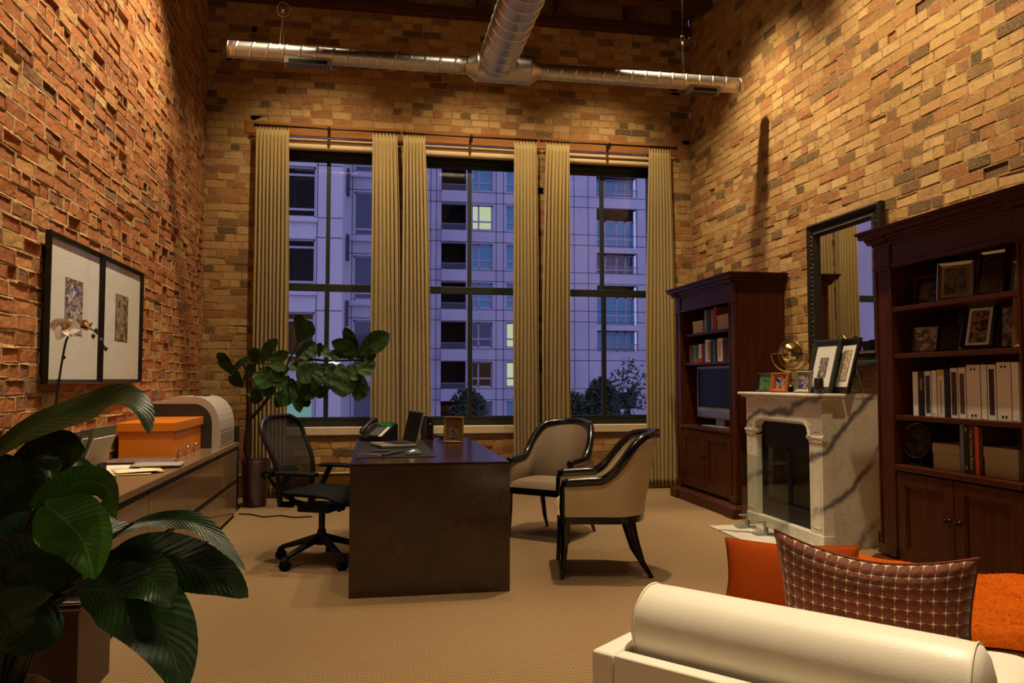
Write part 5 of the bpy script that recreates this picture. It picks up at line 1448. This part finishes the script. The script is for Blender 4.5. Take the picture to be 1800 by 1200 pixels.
# black tower speaker behind the end of the worktop
p = pz(412, 890, 0)
t = thing('tower_speaker', 'slim black tower speaker standing behind the printer end of the worktop', 'speaker', (-1.375, 7.92, 0), .0)
MB().box(-.085, .085, -.1, .12, .02, .80).build('cabinet', M['black'], t, bevel=.006)
MB().box(-.078, .078, -.112, -.1, .05, .78).build('grille', M['black_soft'], t)
MB().box(-.11, .11, -.13, .14, 0, .02).build('base', M['black'], t)

# ================================================================== DAYBED (local x = across, y = along, away from the head rail)
SO = (.644, 2.254, 0); SRZ = math.atan2(-.757, .653); SW = 1.03; SL = 2.12
t = thing('daybed', 'white leather daybed with a low head rail at the bottom right of the photo', 'daybed', SO, SRZ)
MB().box(.072, SW-.072, 0, .058, .06, .45).build('head_rail', M['white_leather'], t, bevel=.008, seg=3)
for a, b in ((0, .07), (SW-.07, SW)):
    MB().box(a, b, -.006, .215, .06, .452).build('corner_wing', M['white_leather'], t, bevel=.012, seg=3)
MB().box(.03, SW-.03, .06, SL-.02, .09, .26).build('base', M['white_leather'], t, bevel=.01)
def cush(x0, x1, y0, y1, z0, z1, ex=8, crown=.012):
    m_ = MB()
    def fn(u, v, top):
        a, b = 2*u-1, 2*v-1
        e = ((1-abs(a)**ex)*(1-abs(b)**ex))
        zc = (z0+z1)/2; h = (z1-z0)/2
        s_ = h*max(0, e)**.35+crown*(1-a*a)*(1-b*b)
        return (x0+(x1-x0)*u, y0+(y1-y0)*v, zc+(s_ if top else -h*max(0, e)**.35))
    m_.grid(lambda u, v: fn(.5-.5*math.cos(PI*u), .5-.5*math.cos(PI*v), 1), 24, 30, uv=False)
    m_.grid(lambda u, v: fn(.5+.5*math.cos(PI*u), .5-.5*math.cos(PI*v), 0), 24, 30, uv=False)
    return m_
cush(.012, SW-.012, .065, SL, .235, .38, 14, .006).build('mattress', M['white_leather'], t, weld=True)
for x in (.08, SW-.08):
    for y in (.12, SL-.15): MB().box(x-.03, x+.03, y-.03, y+.03, 0, .1).build('leg', M['lacquer'], t)
def on_bed(x, y, z):
    c, s = math.cos(SRZ), math.sin(SRZ); return (SO[0]+c*x-s*y, SO[1]+s*x+c*y, z)
# bolster
t = thing('bolster', 'white leather bolster lying along the head rail of the daybed', 'bolster', on_bed(.53, .185, .387), SRZ)
R_ = .116; hl = .452
prof = [(0, -hl-.018), (.05, -hl-.014), (.09, -hl-.002), (R_-.006, -hl+.012), (R_, -hl+.028), (R_+.001, 0), (R_, hl-.028), (R_-.006, hl-.012), (.09, hl+.002), (.05, hl+.014), (0, hl+.018)]
pp = prof[:5]+[(R_+.0015, -hl+.028+(2*hl-.056)*i/16) for i in range(1, 16)]+prof[6:]
MB().lathe(pp, (0, 0, R_), 48, axis='x').build('cover', M['white_leather'], t)
for s_ in (-1, 1):
    MB().tube([(s_*(hl-.02), (R_+.001)*math.cos(a), R_+(R_+.001)*math.sin(a)) for a in [2*PI*i/48 for i in range(49)]], .0028, 6, caps=False).build('piping', M['white_leather'], t)
# cushions
M['rust'] = plain('rust_wool', '6a2a12', .95, bump=.5, bscale=200)
def pillow(name, label, x, y, z, w_, h, th, rz, tilt, mat, roll=0.0, sag=.0, pinch=.10):
    """stands on its lower edge, local x across, tilted back about its lower edge"""
    t = thing(name, label, 'cushion', on_bed(x, y, z), SRZ+rz)
    L = Matrix.Rotation(-tilt, 4, 'X') @ Matrix.Rotation(roll, 4, 'Y')
    def fn(u, v, s_):
        a, b = 2*u-1, 2*v-1
        pin = 1-pinch*(1-abs(b)**1.5)*abs(a)**3
        pin2 = 1-pinch*(1-abs(a)**1.5)*abs(b)**3
        e = max(0, (1-a*a)*(1-b*b))
        y_ = s_*th*.5*e**.42
        xx = a*w_/2*pin; zz = h/2+b*h/2*pin2-sag*(1-a*a)*max(0, b)
        q = L @ Vector((xx, y_, zz)); return tuple(q)
    m_ = MB(); c_ = lambda k: .5-.5*math.cos(PI*k)
    n = 34
    for s_ in (-1, 1):
        v = []; uvs = []; f = []
        for j in range(n+1):
            for i in range(n+1):
                u = c_(i/n) if s_ == -1 else c_(i/n); vv = c_(j/n)
                v.append(fn(u, vv, s_)); uvs.append((u, vv))
        for j in range(n):
            for i in range(n):
                a = j*(n+1)+i; q = (a, a+1, a+n+2, a+n+1)
                f.append(q if s_ == -1 else q[::-1])
        m_.add(v, f, 0, True, uvs)
    m_.build('cover', mat, t)
    edge = [fn(c_(i/20), 0, 0) for i in range(21)]+[fn(1, c_(i/20), 0) for i in range(1, 21)]+[fn(1-c_(i/20), 1, 0) for i in range(1, 21)]+[fn(0, 1-c_(i/20), 0) for i in range(1, 21)]
    MB().tube(edge, .005, 6, caps=False).build('piping', M['rust'] if mat is M['dots'] else mat, t)
    return t
pillow('dotted_cushion', 'rust brown wool cushion woven with cream stars, propped behind the bolster', .67, .425, .386, .53, .405, .16, 0.0, -.13, M['dots'], roll=.02, sag=.035)
pillow('orange_cushion', 'plain orange cushion lying on the daybed behind the dotted cushion', .31, .74, .388, .46, .30, .13, .10, .42, M['orange_cloth'], roll=-.05)
# folded mohair throw
t = thing('throw_blanket', 'fuzzy orange mohair throw folded across the daybed', 'blanket', on_bed(.53, 1.36, .382), SRZ+.04)
R2 = random.Random(4)
def throw(u, v, top):
    a, b = 2*u-1, 2*v-1
    e = max(0, (1-abs(a)**10)*(1-abs(b)**8))**.4
    x = a*.55+.02*math.sin(6*v+1); y = b*.43+.035*math.sin(7*u+.6)+.02*math.sin(17*u)
    nz = noise.noise(Vector((u*4, v*5, 3)))*.03+noise.noise(Vector((u*11, v*12, 7)))*.012
    z = .006 if not top else .012+(.075+nz+.02*(1-v)*math.sin(5*u+1))*e
    over = max(0, abs(a)-.90)/.10
    return (x, y, z-(.10*over*over if True else 0)*(1 if a < 0 else 0))
m_ = MB(); m_.grid(lambda u, v: throw(u, v, 1), 60, 50, uv=False); m_.grid(lambda u, v: throw(1-u, v, 0), 60, 50, uv=False)
m_.build('folds', M['mohair'], t)
fz = MB()
for k in range(5200):
    u, v = R2.random(), R2.random(); p = Vector(throw(u, v, 1))
    d = Vector((R2.uniform(-1, 1), R2.uniform(-1, 1), R2.uniform(.1, 1))).normalized()*R2.uniform(.008, .02); s_ = d.orthogonal().normalized()*.0007
    fz.add([p-s_, p+s_, p+d], [(0, 1, 2)])
o = fz.build('fuzz', M['mohair'], t); o['kind'] = 'stuff'

# ================================================================== PLANTS
def spline(P_, n):
    P_ = [Vector(p) for p in P_]; out = []
    Q = [P_[0]*2-P_[1]]+P_+[P_[-1]*2-P_[-2]]
    seg = len(P_)-1
    for i in range(n+1):
        s_ = i/n*seg; k = min(int(s_), seg-1); u = s_-k
        a, b, c, d = Q[k], Q[k+1], Q[k+2], Q[k+3]
        out.append(.5*((2*b)+(-a+c)*u+(2*a-5*b+4*c-d)*u*u+(-a+3*b-3*c+d)*u**3))
    return out
def leaf_mb(mb, pts, hw_, roll=0.0, fold=.25, shape='lance', n=22, wav=.0, curl=0.0, org=Vector((0, 0, 0))):
    pts = spline(pts, n); v = []; uvs = []; NU = 8
    for i, p in enumerate(pts):
        t_ = i/n
        T = (pts[min(i+1, n)]-pts[max(i-1, 0)]).normalized()
        view = (EYEP-p).normalized()
        sd = T.cross(view)
        if sd.length < .05: sd = T.cross(Vector((0, 0, 1)))
        sd.normalize(); nr = sd.cross(T).normalized()
        if nr.dot(view) < 0: nr = -nr
        s2 = sd*math.cos(roll)+nr*math.sin(roll); n2 = nr*math.cos(roll)-sd*math.sin(roll)
        if shape == 'lance': w_ = math.sin(PI*min(1, t_**.82*.985+.015))**.72
        elif shape == 'fig': w_ = (math.sin(PI*min(1, t_**1.25*.96+.035))**.62)*(.72+.28*t_)
        else: w_ = math.sin(PI*min(1, t_**.6*.97+.03))**.6
        w_ *= hw_
        for k in range(NU+1):
            a = k/NU*2-1
            q = p+s2*(a*w_)+n2*(fold*abs(a)*w_-curl*a*a*w_+wav*math.sin(a*3+t_*16+hw_*50)*w_)
            v.append(q-org); uvs.append((k/NU, t_))
    f = []
    for i in range(n):
        for k in range(NU):
            a = i*(NU+1)+k; f.append((a, a+1, a+NU+2, a+NU+1))
    return mb.add(v, f, 0, True, uvs)
# ---- big plant in the round glazed pot, bottom left
PB = Vector((-1.13, 2.62, 0))
t = thing('potted_plant', 'large dark leaved plant in a round glazed pot at the bottom left', 'plant', PB)
MB().lathe([(0, 0), (.105, 0), (.12, .02), (.155, .25), (.163, .285), (.163, .305), (.150, .305), (.145, .27), (0, .262)], (0, 0, 0), 32).build('pot', M['pot_glaze'], t)
MB().lathe([(.143, .272), (.07, .28), (0, .282)], (0, 0, 0), 20).build('soil', M['soil'], t)
def L3(*q): return [py(x, y, Y) for x, y, Y in q]
LEAF = [
    # midrib points (sight line + distance), half width, roll, fold, material
    (L3((-40, 818, 2.75), (60, 752, 2.7), (150, 722, 2.66), (212, 704, 2.6), (246, 724, 2.52), (262, 765, 2.46)), .075, .95, .15, 'leaf_dark'),
    (L3((30, 930, 2.95), (70, 850, 2.9), (110, 800, 2.84), (150, 789, 2.8)), .115, .25, .2, 'leaf_dark'),
    (L3((235, 918, 2.78), (300, 914, 2.8), (345, 920, 2.78), (392, 958, 2.72), (432, 1003, 2.66)), .038, .55, .2, 'leaf_dark'),
    (L3((190, 985, 2.72), (260, 978, 2.74), (330, 992, 2.74), (390, 1016, 2.7), (437, 1050, 2.66)), .088, .1, .04, 'leaf_dark'),
    (L3((160, 1015, 2.6), (220, 1003, 2.6), (270, 1022, 2.42), (302, 1068, 2.37)), .080, .1, .1, 'leaf_dark'),
    (L3((140, 1035, 2.5), (200, 1040, 2.47), (262, 1075, 2.42), (302, 1140, 2.36), (322, 1225, 2.3)), .104, .1, .08, 'leaf_dark'),
    (L3((70, 1070, 2.55), (50, 1010, 2.5), (10, 985, 2.44), (-50, 1010, 2.38)), .10, .3, .2, 'leaf_dark'),
    (L3((80, 1075, 2.62), (70, 1000, 2.6), (40, 955, 2.56), (-30, 935, 2.5)), .13, -.2, .2, 'leaf_dark'),
    (L3((120, 925, 2.72), (70, 895, 2.7), (10, 905, 2.66), (-60, 940, 2.6)), .085, .6, .2, 'leaf_dark'),
    (L3((55, 905, 2.8), (70, 855, 2.78), (84, 825, 2.72), (92, 842, 2.66)), .06, .3, .5, 'leaf_dark'),
    (L3((60, 930, 2.88), (25, 870, 2.85), (-10, 830, 2.8), (-50, 815, 2.76)), .10, .3, .2, 'leaf_dark'),
    (L3((110, 1040, 2.68), (140, 985, 2.72), (180, 940, 2.78), (250, 925, 2.84)), .07, .9, .2, 'leaf_dark'),
    (L3((90, 1060, 2.52), (60, 1090, 2.44), (15, 1080, 2.36), (-30, 1110, 2.3)), .09, .2, .2, 'leaf_dark'),
    (L3((60, 895, 2.46), (110, 862, 2.42), (152, 846, 2.38), (190, 858, 2.33), (204, 912, 2.28)), .072, -.85, .1, 'leaf_green'),
    (L3((76, 886, 2.44), (115, 915, 2.41), (148, 955, 2.37), (166, 1019, 2.32)), .092, .1, .2, 'leaf_green'),
    (L3((25, 900, 2.9), (18, 850, 2.92), (14, 800, 2.95)), .035, .2, .3, 'leaf_green'),
]
for pts, hw_, roll, fold, m_ in LEAF:
    mb = MB(); leaf_mb(mb, pts, hw_, roll, fold, org=PB, wav=.05); mb.build('leaf', M[m_], t)
    b = pts[0]-PB; k = MB()
    rt = Vector((max(-.09, min(.09, b.x*.15)), max(-.09, min(.09, b.y*.2)), .27))
    mid = (rt+b)*.5+Vector((0, 0, .08+.12*max(0, b.z-.4)))
    k.tube(spline([rt, mid, b], 8), [.011]*4+[.009]*3+[.006]*2, 8); k.build('stem', M['stem_dark'], t)
# ---- planter box with the lighter plant, standing before the end of the filing cabinets
PP = Vector((-1.33, 3.44, 0))
t = thing('planter_box', 'dark red planter box with a roped rim and bright green leaves', 'planter', PP)
MB().box(-.235, .235, -.19, .19, 0, .36).build('box', M['planter'], t, bevel=.004)
rm = MB()
for dz in (0, .022): rm.tube([(-.235, -.19, .372+dz), (.235, -.19, .372+dz), (.235, .19, .372+dz), (-.235, .19, .372+dz), (-.235, -.19, .372+dz)], .014, 8)
rm.build('rim', M['basket'], t)
MB().box(-.215, .215, -.17, .17, .36, .375).build('soil', M['soil'], t)
G = [(L3((120, 965, 3.3), (150, 925, 3.3), (185, 915, 3.28), (198, 940, 3.24)), .05, .6, .2, 'leaf_dark')]
for pts, hw_, roll, fold, m_ in G:
    mb = MB(); leaf_mb(mb, pts, hw_, roll, fold, org=PP, wav=.04); mb.build('leaf', M[m_], t)
    b = pts[0]-PP; rt = Vector((max(-.15, min(.15, b.x*.5)), -.05, .37))
    MB().tube(spline([rt, (rt+b)*.5+Vector((0, 0, .05)), b], 8), [.012]*4+[.01]*3+[.006]*2, 8).build('stem', M['stem'], t)
for x, y in ((105, 985), (118, 978), (132, 985)):
    b = py(x+6, y-45, 3.4)-PP; rt = Vector((b.x, -.0, .37))
    MB().tube([rt, (rt+b)*.5, b], [.014, .012, .005], 8).build('shoot', M['stem'], t)
# ---- orchid on the worktop, by the wall
OY = 4.15
p = py(92, 800, OY); OB = Vector((p.x, OY, TZ))
t = thing('orchid', 'tall orchid with one pale pink bloom on the worktop', 'orchid', OB)
MB().lathe([(0, 0), (.05, 0), (.066, .11), (.07, .12), (.062, .12), (.06, .1), (0, .1)], (0, 0, 0), 24).build('pot', M['pot_glaze'], t)
def O3(*q): return [py(x, y, OY)-OB for x, y in q]
st = O3((94, 775), (96, 730), (102, 680), (110, 630), (117, 597), (128, 582), (145, 574), (160, 578), (172, 588), (186, 613))
st = [Vector((0, 0, .1))]+st
MB().tube(spline(st, 40), [.0055]*30+[.004]*6+[.003]*5, 8).build('stem', M['stem_dark'], t)
for q in O3((97, 738), (104, 668), (112, 628)): MB().lathe([(0, -.012), (.012, 0), (0, .014)], q, 8).build('node', M['stem_dark'], t)
for q in O3((164, 590), (170, 580), (178, 598), (186, 612)): MB().lathe([(0, -.018), (.010, -.004), (.009, .006), (0, .012)], q, 10).build('bud', M['stem'], t)
fc = O3((116, 574))[0]
fl = MB()
for k, (dx, dy, w_) in enumerate(((-28, 2, .042), (26, 6, .042), (-2, -14, .036), (-16, 24, .03), (16, 20, .03))):
    c = py(116, 574, OY); tp = py(116+dx, 574+dy, OY-.03)
    leaf_mb(fl, [c, (c+tp)*.5+Vector((0, -.01, .004)), tp], w_, .15, .15, 'round', 10, org=OB)
fl.build('bloom', M['petal'], t)
MB().lathe([(0, -.015), (.012, 0), (.008, .015), (0, .02)], (fc.x, fc.y-.02, fc.z-.006), 10).build('lip', plain('orchid_lip', 'b08a3a', .5), t)
fl = MB(); c = py(150, 580, OY); leaf_mb(fl, [c, py(146, 568, OY), py(152, 566, OY-.02), py(158, 580, OY-.02)], .012, .2, .2, 'round', 10, org=OB)
leaf_mb(fl, [c, py(156, 574, OY), py(163, 566, OY-.02)], .010, .2, .2, 'round', 8, org=OB); fl.build('faded_bloom', plain('faded_petal', 'c08a5a', .6), t)
for a, l in ((.4, .2), (2.4, .18), (3.6, .16)):
    mb = MB(); d = Vector((math.cos(a), math.sin(a), 0)); bb = OB+Vector((0, 0, .1))
    leaf_mb(mb, [bb, bb+d*l*.5+Vector((0, 0, .06)), bb+d*l], .03, .3, .2, org=OB); mb.build('leaf', M['leaf_dark'], t)
# ---- fiddle leaf fig in the woven pot
FB = Vector((-1.145, 8.12, 0))
t = thing('fiddle_leaf_fig', 'fiddle leaf fig tree in a dark woven pot by the left curtain', 'plant', FB)
MB().lathe([(0, 0), (.105, 0), (.112, .01), (.135, .44), (.14, .46), (.128, .46), (.122, .42), (0, .42)], (0, 0, 0), 32).build('pot', M['basket'], t)
MB().lathe([(.122, .425), (.06, .435), (0, .436)], (0, 0, 0), 20).build('soil', M['soil'], t)
def F3(*q): return [py(x, y, Y)-FB for x, y, Y in q]
br = MB()
br.tube(spline([Vector((-.02, 0, .4))]+F3((432, 790, 8.1), (438, 740, 8.1)), 8), [.028, .027, .026, .025, .025, .024, .024, .022, .02], 10)
br.tube(spline(F3((434, 770, 8.1), (436, 700, 8.05), (434, 655, 8.0), (428, 640, 7.98)), 10), .014, 8)
br.tube(spline(F3((438, 738, 8.1), (462, 712, 8.05), (484, 680, 8.0), (500, 655, 7.95), (530, 632, 7.9), (580, 634, 7.85), (640, 632, 7.8)), 16), [.018]*8+[.014]*5+[.01]*4, 8)
br.tube(spline(F3((500, 655, 7.95), (512, 625, 7.95), (524, 600, 7.95), (526, 565, 7.95)), 8), .010, 8)
br.tube(spline(F3((434, 655, 8.0), (445, 640, 7.95), (470, 640, 7.9), (490, 655, 7.9)), 8), .009, 8)
br.build('trunk', M['bark'], t)
FIG = [ # base -> tip px, distance, half width m, roll
 ((428, 675), (408, 650), (382, 635), 7.95, .042, .5), ((412, 655), (395, 632), (382, 620), 7.98, .045, .4), ((408, 660), (420, 640), (442, 627), 7.9, .03, .5), ((428, 680), (415, 672), (402, 660), 7.98, .04, .6),
 ((452, 640), (447, 625), (450, 610), 7.95, .055, .2), ((460, 640), (470, 615), (488, 596), 7.9, .055, .3), ((465, 630), (488, 628), (508, 620), 7.9, .055, .3), ((455, 650), (475, 652), (498, 655), 7.88, .055, .3),
 ((448, 670), (470, 660), (496, 666), 7.86, .055, .2), ((445, 665), (450, 690), (440, 690), 7.9, .05, .4), ((450, 680), (470, 686), (484, 690), 7.88, .06, .1), ((470, 640), (490, 645), (502, 650), 7.85, .05, .6),
 ((524, 600), (536, 580), (548, 565), 7.9, .09, .1), ((524, 590), (526, 565), (528, 552), 7.95, .05, .3), ((528, 615), (545, 610), (552, 628), 7.9, .065, .2), ((520, 625), (532, 620), (540, 632), 7.88, .055, .2),
 ((515, 632), (518, 645), (522, 652), 7.9, .055, .4), ((560, 625), (568, 615), (578, 628), 7.85, .05, .4), ((560, 628), (562, 608), (558, 604), 7.85, .025, .3),
 ((505, 660), (506, 690), (492, 715), 7.9, .07, .1), ((512, 665), (520, 690), (527, 725), 7.88, .06, .3), ((522, 668), (540, 690), (552, 700), 7.86, .065, .2), ((525, 690), (535, 705), (542, 715), 7.9, .05, .4),
 ((560, 640), (540, 655), (524, 670), 7.8, .085, .1), ((565, 640), (566, 660), (562, 675), 7.82, .09, .2), ((570, 640), (555, 660), (545, 690), 7.9, .08, .2), ((580, 675), (565, 688), (552, 690), 7.85, .055, .3),
 ((598, 640), (602, 668), (602, 698), 7.72, .115, .1), ((630, 650), (632, 680), (628, 705), 7.78, .08, .4), ((628, 640), (640, 650), (640, 662), 7.7, .075, .2), ((600, 630), (590, 622), (585, 634), 7.8, .05, .3),
 ((640, 630), (612, 612), (583, 600), 7.75, .07, .1), ((630, 625), (618, 600), (606, 575), 7.8, .055, .2), ((632, 622), (655, 605), (684, 586), 7.72, .095, .2), ((640, 630), (652, 625), (650, 612), 7.75, .05, .5),
 ((635, 632), (648, 640), (658, 648), 7.78, .055, .3), ((620, 632), (610, 622), (592, 620), 7.8, .05, .4), ((630, 635), (626, 655), (634, 668), 7.74, .07, .3), ((485, 690), (492, 705), (500, 712), 7.92, .06, .2),
 ((448, 655), (462, 668), (480, 676), 7.84, .07, .1), ((470, 655), (488, 668), (506, 672), 7.84, .07, .2), ((540, 632), (536, 645), (528, 656), 7.82, .07, .2), ((582, 638), (584, 660), (580, 684), 7.78, .085, .2), ((615, 640), (618, 665), (620, 690), 7.76, .085, .3), ((436, 690), (448, 700), (462, 698), 7.95, .05, .3), ((428, 668), (440, 652), (446, 640), 7.92, .045, .2)]
fo = MB()
for a, b, c, Y, hw_, roll in FIG:
    leaf_mb(fo, [py(*a, Y+.03), py(*b, Y), py(*c, Y-.04)], hw_*1.25, roll*.7, .14, 'fig', 12, .08, org=FB)
fo.build('foliage', M['leaf_fig'], t)
